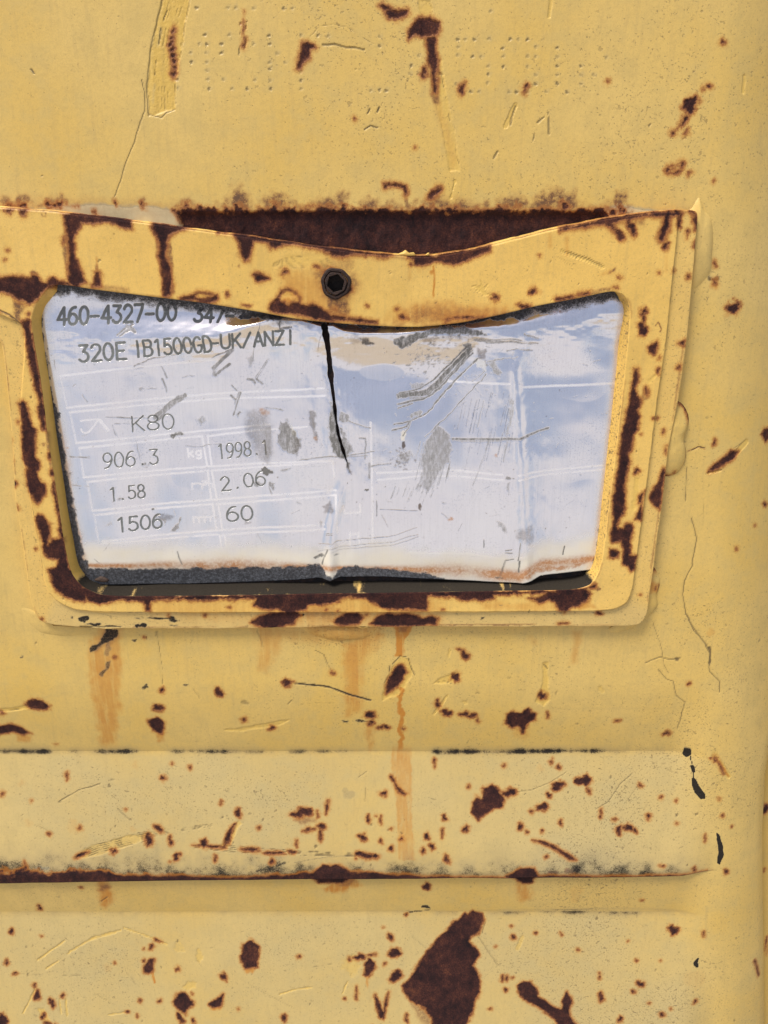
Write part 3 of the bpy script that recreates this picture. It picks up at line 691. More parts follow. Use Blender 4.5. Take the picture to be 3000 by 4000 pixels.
def background_wear(S, which):
    u, v = S.u, S.v
    b = fbm(u * .03, v * .03, 3)
    base = {'upper': .48, 'strip': .50, 'lower': .58}[which]
    S.f['pit'][:] = np.maximum(S.f['pit'], np.clip(base + .5 * b, 0, 1))
    a = u / hw(v)
    if which != 'upper':
        S.f['pit'][:] = np.clip(S.f['pit'] + .25 * sstep(.2, .8, a), 0, 1)
        # proud faces: paler, greyer paint
        t = sstep(VCR + .5, VCR - 2.5, v) if which == 'strip' else sstep(V2 + 1., V2 - 3., v)
        S.f['pale'][:] = np.maximum(S.f['pale'], t * (1 - sstep(.74, .9, a)) * (.42 + .25 * b))
    else:
        S.f['pit'][:] = np.clip(S.f['pit'] * (.5 + .6 * sstep(-.7, -.2, a + .3 * b)) , 0, 1)
    # random small chips
    n = {'upper': 40, 'strip': 60, 'lower': 80}[which]
    r = np.random.default_rng({'upper': 3, 'strip': 4, 'lower': 5}[which])
    y0, y1 = {'upper': (0, 2900), 'strip': (2960, 3400), 'lower': (3580, 4200)}[which]
    for k in range(n):
        x, y = r.uniform(-100, 3000), r.uniform(y0, y1)
        rr = 1.4 + 3.6 * r.random() ** 3
        S.ell('rust' if r.random() < .3 else 'crk', 'P', x, y, rr, rr * r.uniform(.8, 1.9), r.uniform(-40, 40), k=.7, amp=.06, soft=.15)
    for k in range(n // 3):
        x, y = r.uniform(-100, 2900), r.uniform(y0, y1)
        L = r.uniform(10, 45); t = r.uniform(-.6, .6)
        S.line('crk', 'P', [(x, y), (x + L * math.cos(t), y + L * math.sin(t))], .2, k=r.uniform(.25, .6), brk=.3)

# ---- stations round the plate frame
ST = [ # inner edge, face/rim line, rim's outer edge (photo px), face height mm
 ((165,1150),(-180,1060),(-200,1060),3.0), ((190,1119),(-180,800),(-185,795),3.0), ((225,1108),(-60,810),(-62,806),3.0), ((280,1112),(100,820),(100,816),3.0),
 ((360,1125),(250,833),(250,829),3.0), ((600,1155),(500,864),(500,860),3.0), ((800,1180),(760,900),(760,896),2.9), ((1000,1212),(1000,933),(1000,928),2.6),
 ((1150,1240),(1200,962),(1200,957),2.3), ((1270,1254),(1400,988),(1400,983),2.0), ((1400,1264),(1560,1000),(1560,996),1.7), ((1550,1272),(1640,1004),(1640,1000),1.5),
 ((1650,1272),(1700,1002),(1700,998),1.5), ((1800,1256),(1800,986),(1800,982),1.7), ((1950,1226),(1950,952),(1950,947),2.1), ((2100,1190),(2150,902),(2150,897),2.5),
 ((2250,1162),(2350,860),(2350,855),2.8), ((2350,1140),(2500,838),(2500,834),3.0), ((2398,1134),(2620,828),(2640,824),3.0), ((2438,1150),(2646,845),(2718,832),3.0),
 ((2458,1180),(2640,950),(2714,940),3.0), ((2464,1225),(2626,1080),(2702,1090),3.0), ((2455,1350),(2602,1320),(2680,1330),3.0), ((2434,1550),(2572,1530),(2648,1560),3.0),
 ((2410,1750),(2545,1740),(2608,1760),3.0), ((2386,1950),(2518,1950),(2586,1960),3.0), ((2368,2100),(2497,2100),(2564,2110),3.0), ((2354,2190),(2480,2220),(2550,2220),3.0),
 ((2338,2240),(2470,2290),(2534,2320),3.0), ((2306,2286),(2448,2350),(2526,2390),3.0), ((2250,2304),(2395,2378),(2500,2434),3.0), ((2150,2310),(2280,2386),(2420,2442),3.0),
 ((1900,2314),(1950,2388),(1960,2445),3.0), ((1600,2318),(1600,2390),(1600,2446),3.0), ((1300,2322),(1300,2391),(1300,2446),3.0), ((1000,2328),(1000,2391),(1000,2451),3.0),
 ((700,2332),(700,2391),(700,2453),3.0), ((470,2332),(430,2389),(420,2453),3.0), ((385,2324),(300,2380),(300,2447),3.0), ((320,2294),(230,2350),(200,2438),3.0),
 ((280,2246),(192,2310),(150,2415),3.0), ((262,2190),(172,2250),(122,2340),3.0), ((241,2085),(148,2110),(95,2150),3.0), ((214,1900),(112,1900),(62,1940),3.0),
 ((182,1700),(78,1700),(52,1750),3.0), ((157,1500),(88,1500),(28,1500),3.0), ((132,1350),(98,1350),(5,1340),3.0), ((120,1250),(88,1268),(-60,1270),3.0), ((136,1190),(-40,1205),(-140,1235),3.0)]

bucket = thing('bucket', 'faded yellow steel bucket wall, rust-chipped, with folded strips, behind the bent plate frame', 'bucket')
HOLE = np.array([[s[0][0] + (s[1][0] - s[0][0]) * .4, s[0][1] + (s[1][1] - s[0][1]) * .4] for s in ST])
def build_wall(which, name):
    global acol
    if which == 'upper':
        _, vr = rows_between(-220, 2925, 4.0)
        vr = np.append(vr[vr > VCR + .15], VCR)
        vr = np.concatenate([np.linspace(M(1500, -1300)[1], vr[0] + .5, 60), vr])
        a2, v2 = np.meshgrid(acol, vr)
    elif which == 'strip':
        n = 150
        t = np.linspace(0, 1, n); t = 1 - (1 - t) ** 1.02
        a2, t2 = np.meshgrid(acol, t)
        v2 = VCR + (v_edge(a2) - VCR) * t2
    else:
        n = 205
        t = np.concatenate([np.linspace(0, 1, n), 1 + np.linspace(.006, .12, 25)])
        a2, t2 = np.meshgrid(acol, t)
        vb = M(1500, 4230)[1]
        t2 = np.where(t2 > 1, 1 + (t2 - 1) * 12, t2)
        v2 = v_edge(a2) + (vb - v_edge(a2)) * t2
    u2 = a2 * hw(v2)
    S = Surf(u2, v2, MWall, PATTR)
    wall_paint(S)
    background_wear(S, which)
    w2 = wall_w(u2, v2, which)
    rust = S.f['rust'].reshape(u2.shape)
    w2 = w2 - .10 * sstep(-.1, .4, rust) * (1 + .6 * fbm(u2 * .8, v2 * .8, 3))
    w2 = w2 - .10 * S.f['crk'].reshape(u2.shape) - .08 * S.f['scr'].reshape(u2.shape) * (1 + fbm(u2 * 1.2, v2 * .1, 3))
    keep = None
    if which == 'upper':
        # deeper bare band behind the bent bar
        yb0, yb1 = M(1500, 824)[1], M(1500, 860)[1]
        band = sstep(yb0 + .2, yb0 - 1.2, v2) * sstep(M(1500, 1200)[1], M(1500, 1130)[1], v2) * sstep(M(690, 850)[0], M(720, 850)[0], u2) * (1 - sstep(M(2350, 850)[0], M(2380, 850)[0], u2))
        w2 = w2 - band * (1.1 + .5 * fbm(u2 * .3, v2 * .15, 4))
        hu, hv = M(HOLE[:, 0], HOLE[:, 1], 2.)
        keep = poly_sdf(u2.ravel(), v2.ravel(), np.stack([hu, hv], 1)) > -1.
        # weld fillets laid round the frame
    # soot settled in the creases and along the lower lip
    D_, R_, F_m = [S.f[k].reshape(u2.shape) for k in ('dirt', 'rust', 'film')]
    xx = 1500 + 1500 * a2
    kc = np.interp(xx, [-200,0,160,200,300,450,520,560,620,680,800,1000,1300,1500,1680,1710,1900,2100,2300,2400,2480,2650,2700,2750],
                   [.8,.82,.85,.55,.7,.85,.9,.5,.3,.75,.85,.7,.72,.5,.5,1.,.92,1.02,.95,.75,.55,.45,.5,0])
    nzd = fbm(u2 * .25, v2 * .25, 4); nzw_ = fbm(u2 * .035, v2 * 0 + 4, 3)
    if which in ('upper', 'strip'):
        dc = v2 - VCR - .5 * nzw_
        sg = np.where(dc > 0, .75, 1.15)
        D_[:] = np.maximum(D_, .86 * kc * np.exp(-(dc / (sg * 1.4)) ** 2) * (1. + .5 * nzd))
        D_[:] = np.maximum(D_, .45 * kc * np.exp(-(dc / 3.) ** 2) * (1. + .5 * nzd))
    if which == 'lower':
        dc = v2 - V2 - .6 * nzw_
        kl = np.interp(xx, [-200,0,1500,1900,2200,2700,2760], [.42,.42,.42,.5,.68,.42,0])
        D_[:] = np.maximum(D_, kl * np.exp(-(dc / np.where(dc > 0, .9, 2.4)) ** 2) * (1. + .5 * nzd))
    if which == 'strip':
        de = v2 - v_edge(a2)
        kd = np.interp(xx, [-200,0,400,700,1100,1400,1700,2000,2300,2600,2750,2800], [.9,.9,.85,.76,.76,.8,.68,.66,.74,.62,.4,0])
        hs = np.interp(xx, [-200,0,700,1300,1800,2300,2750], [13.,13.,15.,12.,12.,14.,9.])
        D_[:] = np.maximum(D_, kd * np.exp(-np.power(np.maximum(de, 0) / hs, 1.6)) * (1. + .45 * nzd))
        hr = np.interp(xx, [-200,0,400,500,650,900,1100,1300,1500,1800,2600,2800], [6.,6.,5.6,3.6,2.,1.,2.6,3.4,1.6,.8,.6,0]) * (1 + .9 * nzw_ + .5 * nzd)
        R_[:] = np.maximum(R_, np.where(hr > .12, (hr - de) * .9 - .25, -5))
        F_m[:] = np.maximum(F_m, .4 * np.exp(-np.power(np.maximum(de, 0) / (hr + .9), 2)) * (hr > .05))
    A = S.f
    if which == 'strip':
        # turn the lower lip in and down to the panel behind
        low = wall_w(u2[-1:], v2[-1:] - 1e-6, 'lower') - .3 * (1 - sstep(.765, .875, a2[-1:]))
        for f_ in (.35, 1.):
            u2 = np.vstack([u2, u2[n - 1:n]]); v2 = np.vstack([v2, v2[n - 1:n]])
            w2 = np.vstack([w2, w2[n - 1:n] + (low - w2[n - 1:n]) * f_])
        A = {k: np.vstack([q.reshape(n, NC)] + [q.reshape(n, NC)[-1:]] * 2) for k, q in A.items()}
        A['rust'][n:] = np.maximum(A['rust'][n:], .6 * (1 - sstep(.78, .85, a2[-1:])) - .2)
    def trim(q, ids):
        if which != 'strip': return q
        qq = q.reshape(ids.shape[0] - 1, ids.shape[1] - 1, 4)
        ok = np.ones(qq.shape[:2], bool)
        ok[n - 1:, acol[:-1] > .862] = False          # no lip where the strip has run out
        return qq[ok]
    me = mesh_from_grid(name, u2, v2, w2, keep, attrs=A, extra=trim)
    return link(name, me, mat_wall, bucket)

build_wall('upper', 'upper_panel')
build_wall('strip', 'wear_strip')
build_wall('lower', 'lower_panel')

# side plate behind the sheet's right edge
ss, tt = np.meshgrid(np.linspace(0, 1, 60), np.linspace(0, 1, 200))
pu = M(2880, 3000, -14)[0] + ss * 70
pv = M(1500, 1500)[1] + (M(1500, 4300)[1] - M(1500, 1500)[1]) * tt
pw = -13 - 6 * ss ** 2 + .3 * fbm(pu * .05, pv * .05, 2)
S = Surf(pu, pv, lambda x, y: M(x, y, -13), PATTR)
S.f['fresh_and_shade'][:] = .6; S.f['pit'][:] = .4  # deeper ochre paints in the shade on this far side
for q in ((2990, 3160, 14, 20), (2996, 3700, 5, 30), (2985, 3400, 5, 8)):
    S.ell('rust', 'P', *q)
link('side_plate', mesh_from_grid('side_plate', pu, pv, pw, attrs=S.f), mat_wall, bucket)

# weld beads round the frame
def blob_mesh(name, win, pts, h, mapper, w0, skew=(0, 0), pit=.3, paint=None, flat=2.2, rings=26, segs=110, p2=.5):
    q = px(win, pts); P = np.stack(mapper(q[:, 0], q[:, 1]), 1)
    # smooth the outline
    n = len(P); tt_ = np.arange(segs) * n / segs
    i = np.floor(tt_).astype(int); f = (tt_ - i)[:, None]
    p0, p1, p2_, p3 = P[(i - 1) % n], P[i % n], P[(i + 1) % n], P[(i + 2) % n]
    C_ = .5 * ((2 * p1) + (-p0 + p2_) * f + (2 * p0 - 5 * p1 + 4 * p2_ - p3) * f ** 2 + (-p0 + 3 * p1 - 3 * p2_ + p3) * f ** 3)
    cen = C_.mean(0) + np.array(skew)
    r = np.linspace(0.02, 1, rings)[:, None]
    X = cen[0] + (C_[:, 0] - cen[0])[None] * r
    Y = cen[1] + (C_[:, 1] - cen[1])[None] * r
    Z = w0 + h * np.power(np.clip(1 - r ** flat, 0, 1), p2) * (1 + .12 * fbm(X * .25, Y * .25, 3)) - .25 * r ** 8
    Z = np.broadcast_to(Z, X.shape)
    X, Y, Z = X[::-1], Y[::-1], Z[::-1]
    S = Surf(X, Y, mapper, PATTR)
    S.f['pit'][:] = pit
    if paint: paint(S)
    return mesh_from_grid(name, X, Y, Z, closed=True, attrs=S.f)
# ------------------------------------------------------------------ the plate frame
NP = 2000
def loop_interp(vals, n):
    """closed Catmull-Rom (centripetal-ish through uniform stations), resampled"""
    Pn = len(vals); t = np.arange(n) * Pn / n
    i = np.floor(t).astype(int); f = (t - i)
    sh = (slice(None),) + (None,) * (vals.ndim - 1)
    f = f[sh]
    p0, p1, p2, p3 = vals[(i - 1) % Pn], vals[i % Pn], vals[(i + 1) % Pn], vals[(i + 2) % Pn]
    m1 = (p2 - p0) * .5 * .7; m2 = (p3 - p1) * .5 * .7
    h00 = 2 * f ** 3 - 3 * f ** 2 + 1; h10 = f ** 3 - 2 * f ** 2 + f; h01 = -2 * f ** 3 + 3 * f ** 2; h11 = f ** 3 - f ** 2
    return h00 * p1 + h10 * m1 + h01 * p2 + h11 * m2
def even(pts_list, ref):
    """resample all curves so that the reference curve has near-even spacing"""
    r = pts_list[ref]
    d = np.linalg.norm(np.roll(r, -1, 0) - r, axis=1) + .02
    s = np.concatenate([[0], np.cumsum(d)]); s /= s[-1]
    tq = np.arange(NP) / NP
    out = []
    for c in pts_list:
        cc = np.concatenate([c, c[:1]])
        out.append(np.stack([np.interp(tq, s, cc[:, k]) for k in range(cc.shape[1])], 1))
    return out
c1 = np.array([s[0] for s in ST], float); c2 = np.array([s[1] for s in ST], float); c3 = np.array([s[2] for s in ST], float)
cw = np.array([[s[3]] for s in ST], float)
big = 12000
c1, c2, c3, cw = [loop_interp(q, big) for q in (c1, c2, c3, cw)]
mid = (c1 + c2) * .5
c1, c2, c3, cw, mid = even([c1, c2, c3, cw, mid], 4)
WF = cw[:, 0]
C1 = np.stack(M(c1[:, 0], c1[:, 1], WF), 1); C2 = np.stack(M(c2[:, 0], c2[:, 1], WF), 1); C3 = np.stack(M(c3[:, 0], c3[:, 1], WF - .7), 1)
def smooth_loop(P, k):
    for _ in range(k):
        P = .25 * np.roll(P, 1, 0) + .5 * P + .25 * np.roll(P, -1, 0)
    return P
def normals(P, k=12):
    T = smooth_loop(np.roll(P, -2, 0) - np.roll(P, 2, 0), k)
    Nn = np.stack([-T[:, 1], T[:, 0]], 1)
    Nn /= np.linalg.norm(Nn, axis=1, keepdims=True) + 1e-9
    cen = P.mean(0)
    if ((P - cen) * Nn).sum() < 0: Nn = -Nn
    return Nn            # pointing away from the opening
N1, N3 = normals(C1), normals(C3)
rows = []
NI = 11
istop = (c1[:, 1] < 1290) & (c1[:, 0] > 200) & (c1[:, 0] < 2420)
taper = np.where(istop, -1.6, 1.5); taper = smooth_loop(taper[:, None], 60)[:, 0]
for k in range(NI):
    f = k / NI
    rows.append((C1 - N1 * (taper * (1 - f) + .3)[:, None], -2.5 + (WF - .35 + 2.5) * f))
for a in np.linspace(0, math.pi / 2, 6):
    rows.append((C1 - N1 * (.3 * math.cos(a)), WF - .35 + .35 * math.sin(a)))
NFACE = 44
lw = np.linalg.norm(C2 - C1, axis=1)
for k in range(1, NFACE + 1):
    f = k / NFACE
    rows.append((C1 + (C2 - C1) * f, WF - .12 * math.sin(f * math.pi) * np.minimum(1, lw / 8)))
D23 = (C3 - C2); L23 = np.linalg.norm(D23, axis=1, keepdims=True); D23n = D23 / (L23 + 1e-9)
st = np.minimum(.45, L23 * .4)
rows.append((C2 + D23n * st * .5, WF - .28)); rows.append((C2 + D23n * st, WF - .75 * np.minimum(1, L23[:, 0])))
NRIM = 18
for k in range(1, NRIM + 1):
    f = k / NRIM
    P0 = C2 + D23n * st
    rows.append((P0 + (C3 - P0) * f, WF - .75 * np.minimum(1, L23[:, 0])))
for a in np.linspace(.3, math.pi / 2, 4):
    rows.append((C3 + N3 * (.25 * math.sin(a)), WF - .75 - .25 * (1 - math.cos(a))))
for f in (.4, 1.):
    rows.append((C3 + N3 * (.25 + .15 * f), (WF - 1.0) * (1 - f) - .9 * f))
FX = np.array([r[0][:, 0] for r in rows]); FY = np.array([r[0][:, 1] for r in rows]); FZ = np.array([r[1] * np.ones(NP) for r in rows])
# hand-bent metal: slight waviness
wv = fbm(FX * .05, FY * .05, 3)
FZ = FZ + .3 * wv * (np.arange(len(rows))[:, None] > NI)
edge_w = .35 * fbm(FX * .18, FY * .18, 3)
FY[NI + 6 + NFACE:] += edge_w[NI + 6 + NFACE:]
MF = lambda x, y: M(x, y, 2.7)

def frame_paint(S):
    P = lambda win, pts, **k: S.poly('rust', win, pts, **k)
    R = lambda win, *e: [S.ell('rust', win, *q) for q in e]
    F_ = lambda win, pts, k=.9, soft=.7, amp=.5: S.poly('film', win, pts, amp, k=k, soft=soft)
    # top bar, left
    P('c1', [(822,285),(1060,275),(1200,290),(1700,350),(1700,470),(1560,460),(1500,400),(1420,370),(1330,385),(1200,420),(1100,390),(1040,390),(1010,480),(975,560),(960,640),(975,800),(1000,900),(1060,1060),(1110,1160),(1020,1235),(900,1200),(885,1080),(900,900),(905,700),(880,560),(850,430)], amp=.35)
    F_('c1', [(815,300),(860,300),(1060,380),(1020,520),(985,640),(1000,850),(1080,1060),(1120,1170),(890,1200),(870,1060),(830,850),(805,640),(825,500)], .95, .4, .3)
    S.ell('rust', 'c1', 822, 640, 16, 36)
    P('c1', [(50,238),(165,222),(140,280),(92,276)], amp=.2); P('c1', [(252,222),(348,225),(332,320),(285,325),(255,280)], amp=.25)
    for x in (400, 470, 560): S.ell('film', 'c1', x, 240, 25, 18, k=.7)
    S.line('film', 'c1', [(545,260),(605,265),(600,315),(550,310),(545,260)], .28, k=.9)
    S.line('film', 'c1', [(0,228),(800,250)], .5, k=.5, soft=.4)
    P('c1', [(1242,1050),(1288,1042),(1300,1130),(1302,1225),(1205,1215),(1235,1140)], amp=.3); S.line('film', 'c1', [(1255,960),(1265,1050)], .9, k=.7); S.line('stain', 'c1', [(1250,850),(1262,1000)], .5, k=.6)
    P('c1', [(-60,1105),(200,1105),(330,1095),(395,1125),(415,1080),(490,1075),(515,1130),(560,1195),(620,1195),(690,1118),(770,1165),(890,1172),(905,1205),(700,1200),(610,1240),(520,1310),(480,1380),(385,1440),(285,1420),(190,1370),(130,1325),(-60,1290)], amp=.35)
    F_('c1', [(390,1030),(440,1005),(520,1060),(505,1110),(420,1110)], 1., .3, .2)
    F_('c1', [(165,1380),(340,1440),(270,1570),(262,1640),(310,1690),(200,1650),(190,1560)], 1., .5, .4); S.line('film', 'c1', [(-40,1520),(120,1595),(300,1715)], .7, k=.9, soft=.4); S.line('crk', 'c1', [(-40,1515),(120,1590),(300,1720)], .25)
    S.line('film', 'c1', [(650,1130),(900,1170),(1240,1215),(1659,1270)], 1., k=.7, soft=.7)
    # left leg
    P('c1', [(300,1690),(390,1660),(400,1800),(430,1950),(445,2060),(360,2060),(312,1800)], amp=.3)
    P('c2', [(310,0),(425,0),(445,150),(475,350),(505,530),(525,620),(530,720),(565,900),(595,1030),(590,1130),(604,1262),(560,1252),(520,1100),(502,960),(520,900),(500,830),(455,690),(430,560),(385,400),(355,230),(340,80)], amp=.3)
    P('c2', [(240,930),(290,890),(340,920),(378,1000),(390,1100),(425,1200),(472,1262),(458,1350),(468,1450),(462,1600),(520,1680),(510,1760),(480,1800),(500,1880),(555,1970),(565,2080),(410,2110),(350,1991),(340,1850),(368,1750),(300,1620),(275,1480),(300,1350),(282,1200),(252,1050)], amp=.35)
    F_('c2', [(260,1000),(245,1200),(270,1400),(290,1620),(330,1700),(330,1850),(300,1600),(250,1350)], .6, .5, .4); F_('c2', [(370,930),(520,1060),(540,1200),(520,1080)], .7, .3, .3); S.ell('film', 'c2', 570, 1440, 30, 20, k=.9); F_('c2', [(350,1750),(440,1770),(430,1810),(350,1800)], .8, .3, .2)
    P('c3', [(255,-30),(425,-30),(415,60),(385,105),(352,165),(320,130),(282,60)], amp=.4)
    P('c2', [(55,1375),(128,1385),(128,1500),(112,1580),(140,1660),(82,1620),(15,1520),(50,1460)], amp=.3); S.ell('rust', 'c2', 150, 1960, 45, 52)
    R('c2', (572,800,18,46), (650,1600,16,55), (678,1810,16,38), (700,1965,20,40))
    S.line('film', 'c2', [(610,1290),(630,1500),(650,1650),(690,1900)], .8, k=.8, soft=.3); S.line('rust', 'c3', [(500,-10),(530,140),(560,330),(578,470)], .7, amp=.35, brk=.3)
    P('c3', [(335,310),(360,266),(400,270),(422,310),(462,360),(462,420),(440,480),(440,545),(500,505),(582,470),(605,540),(625,650),(645,770),(705,800),(770,900),(800,1000),(790,1065),(690,1058),(600,1012),(520,950),(480,880),(462,800),(450,768),(525,740),(545,672),(450,658),(415,622),(408,520),(380,440),(350,390)], amp=.35)
    F_('c3', [(470,480),(600,460),(600,560),(470,560)], .8, .4); S.ell('film', 'c3', 480, 345, 20, 12, k=.8); R('c3', (380,1240,14,10,40), (155,200,6,20,-15))
    S.line('crk', 'c3', [(150,280),(160,340)], .5, k=.7)
    S.ell('rust', 'c3', 690, 830, 26, 18)
    # bottom
    P('c3', [(760,960),(830,1062),(930,1092),(1050,1062),(1130,1042),(1340,1062),(1355,1150),(1392,1150),(1400,1062),(1480,1052),(1659,1022),(1720,1020),(1720,940),(760,930)], amp=.4)
    P('d7', [(0,250),(160,235),(170,255),(300,282),(295,320),(340,350),(430,345),(470,362),(380,375),(300,400),(270,432),(330,460),(430,465),(520,430),(560,390),(520,355),(600,345),(612,322),(740,312),(790,302),(800,265),(950,275),(1000,312),(1080,342),(1300,345),(1310,262),(1430,256),(1500,286),(1640,290),(1700,280),(1700,190),(0,190)], amp=.5)
    P('d7', [(780,402),(830,375),(900,375),(930,402),(905,440),(800,440),(765,430)], amp=.3); P('d7', [(975,435),(1020,392),(1080,375),(1120,386),(1180,375),(1250,390),(1290,405),(1340,390),(1372,405),(1362,442),(1200,450),(1000,450)], amp=.3)
    F_('d7', [(540,340),(760,320),(800,400),(700,420),(560,400)], .45, 1.5); S.poly('stain', 'd7', [(280,280),(1400,270),(1400,450),(280,460)], 1., k=.5, soft=3.); S.poly('stain', 'd7', [(-300,300),(300,290),(300,430),(-300,400)], 1., k=.35, soft=3.)
    S.poly('dirt', 'd7', [(480,350),(530,380),(500,440),(470,430),(470,380)], .6, k=.8); S.ell('dirt', 'd7', 573, 387, 14, 12, k=1.2)
    P('d8', [(-20,740),(280,742),(270,790),(210,815),(60,800),(-20,790)], amp=.3); P('d8', [(300,735),(460,742),(450,768),(340,752)], amp=.2); P('d8', [(490,740),(552,742),(530,772)], amp=.2)
    P('d8', [(620,796),(660,790),(720,800),(830,742),(910,730),(930,692),(1060,710),(1160,710),(1192,760),(1182,810),(1110,850),(1040,872),(980,908),(920,908),(885,870),(870,832),(820,815),(740,836),(690,820)], amp=.4)
    S.ell('film', 'd8', 1235, 690, 60, 34, k=.9); R('d8', (1225,688,30,16,-25), (1282,940,20,14), (958,1036,40,6)); S.line('film', 'd8', [(-400,1050),(700,1045)], .3, k=.9); S.poly('stain', 'd8', [(1060,850),(1180,820),(1240,880),(1100,905)], .5, k=.7, soft=.8)
    S.poly('stain', 'd8', [(200,830),(900,850),(900,905),(200,905)], .5, k=.5, soft=1.); S.ell('film', 'd8', 980, 930, 80, 24, k=.35, soft=1.)
    for win, x, y, a_, b_ in (('E',360,908,22,18),('E',405,930,30,10),('E',480,938,40,6),('E',610,935,26,12),('E',745,912,22,16),('E',750,936,16,6),('E',690,905,60,6),('E',310,900,6,12),('E',600,905,20,4),('d8',205,985,30,14),('d8',370,860,18,8),('d8',930,940,30,8),('d8',1230,935,40,6)):
        S.ell('dirt', win, x, y, a_, b_, k=.85, soft=.4)
    S.ell('dirt', 'E', 642, 850, 8, 24, k=1.1)
    S.line('crk', 'E', [(345,940),(520,942)], .35, k=.9)
    # right leg
    P('c7', [(655,330),(690,330),(697,400),(690,470),(662,510),(682,580),(718,620),(712,680),(692,720),(712,780),(692,820),(690,900),(652,960),(632,1060),(602,1130),(622,1190),(602,1250),(592,1330),(572,1400),(572,1530),(558,1680),(462,1680),(480,1550),(490,1330),(518,1200),(525,1030),(558,880),(590,750),(602,680),(630,580),(642,450)], amp=.3)
    S.ell('rust', 'c7', 770, 545, 18, 46); F_('c7', [(740,500),(800,510),(800,600),(720,650),(715,600)], .85, .4, .3); P('c7', [(788,130),(830,110),(868,85),(872,130),(850,182),(838,200),(800,172)], amp=.25)
    R('c6', (745,1232,30,40), (733,1390,36,55)); S.line('rust', 'c6', [(745,1270),(740,1345)], .4); S.line('film', 'c6', [(850,1355),(880,1320),(905,1390),(890,1410)], .35, k=1.)
    R('c7', (876,356,14,22,20), (680,1275,22,26), (1080,318,17,22), (936,920,8,22,10), (955,1090,5,28), (888,228,8,12)); P('c7', [(1078,96),(1134,72),(1130,130),(1100,112)], amp=.15); S.line('film', 'c7', [(1120,100),(1068,480),(1035,720)], .4, k=.8, soft=.3)
    P('c8', [(752,38),(722,152),(694,152),(700,90)], amp=.25); P('c8', [(724,165),(716,312),(660,302),(690,240)], amp=.25); P('c7', [(938,1262),(940,1350),(915,1500),(902,1645),(850,1605),(808,1530),(850,1440),(900,1380)], amp=.25)
    P('c8', [(478,-20),(562,-20),(562,150),(542,260),(522,320),(490,370),(502,400),(560,390),(582,342),(640,340),(640,420),(622,500),(612,640),(668,650),(660,760),(630,772),(600,732),(560,712),(560,600),(542,500),(450,512),(445,430),(460,330),(465,150)], amp=.35); P('c8', [(428,580),(470,592),(512,610),(500,658),(430,662)], amp=.3)
    S.poly('scr', 'c7', [(660,1340),(700,1350),(700,1500),(660,1659),(630,1659),(650,1480)], .3, k=.8); S.poly('scr', 'c7', [(780,440),(800,430),(880,360),(860,400),(790,470)], .2, k=.7)
    S.line('film', 'c8', [(900,180),(830,660),(815,760)], .35, k=.8, soft=.25)
    # top bar, middle and right
    P('c4', [(-20,270),(345,320),(255,362),(182,382),(140,400),(110,470),(112,600),(150,700),(170,800),(150,950),(95,960),(85,780),(60,600),(70,480),(40,410),(-20,350)], amp=.3)
    F_('c4', [(20,350),(180,380),(150,450),(185,640),(190,800),(200,930),(90,960),(70,780),(30,600)], 1., .35, .3)
    P('c4', [(725,375),(940,405),(1140,440),(1700,510),(1700,590),(1560,535),(1400,502),(1200,474),(1130,512),(1080,512),(1040,472),(930,452),(910,530),(880,620),(845,645),(810,560),(790,440)], amp=.3)
    F_('c4', [(780,430),(920,450),(900,600),(930,760),(1040,800),(920,700),(800,600)], .5, .8); S.ell('film', 'c4', 790, 690, 16, 14, k=1.)
    P('c4', [(925,768),(960,758),(1000,770),(1072,806),(1010,815),(960,830)], amp=.2); R('c4', (1212,742,45,17,-28), (1505,692,20,11)); R('c4', (600,368,16,6), (660,372,14,5), (880,395,10,10))
    P('c4', [(255,985),(330,968),(392,940),(385,975),(480,998),(560,960),(592,950),(600,1005),(500,1022),(400,1005)], amp=.25); R('c4', (685,950,9,24,12), (860,1050,30,6))
    P('c4', [(1055,1085),(1100,1010),(1150,985),(1170,1020),(1250,1060),(1290,1020),(1350,1010),(1360,1050),(1440,1050),(1600,1110),(1660,1150),(1660,1210),(1500,1180),(1300,1130),(1100,1115)], amp=.4); S.ell('stain', 'c4', 1215, 1020, 60, 50, k=1.1, soft=.8)
    for d_ in range(6):
        S.line('crk', 'c4', [(1110, 665 + d_ * 6), (1200, 620 + d_ * 16), (1330, 600 + d_ * 20), (1500, 610 + d_ * 18), (1659, 590 + d_ * 22)], .14, k=.45, brk=.35)
    S.poly('scr', 'c4', [(1120,670),(1230,600),(1400,590),(1659,560),(1659,720),(1400,690),(1200,700)], .4, k=.4, soft=.6)
    P('c5', [(140,262),(500,312),(780,345),(740,362),(600,352),(400,332),(330,352),(250,342),(180,302)], amp=.3); P('c5', [(930,358),(1060,345),(1180,362),(1700,255),(1700,310),(1500,390),(1350,442),(1250,402),(1150,422),(1070,442),(1010,430),(990,392)], amp=.3)
    S.line('film', 'c5', [(-100,245),(400,318),(900,362)], 1., k=.7, soft=.6)
    S.ell('film', 'c5', 262, 610, 165, 165, k=.95, soft=2.0); S.ell('rust', 'c5', 262, 612, 112, 112, amp=.15, off=-.1); P('c5', [(-20,812),(60,806),(140,850),(200,902),(380,930),(650,965),(640,985),(400,955),(180,945),(80,935),(-20,912)], amp=.3)
    F_('c5', [(180,720),(340,720),(390,800),(390,930),(200,920),(180,800)], .95, .6); S.poly('film', 'c5', [(210,720),(310,720),(300,780),(220,770)], .3, k=1.4, soft=.3); S.poly('film', 'c5', [(300,300),(420,300),(400,520),(280,480)], .6, k=.55, soft=1.5); S.poly('stain', 'c5', [(-250,560),(170,480),(380,760),(360,950),(-150,880)], 1.5, k=.65, soft=3.5)
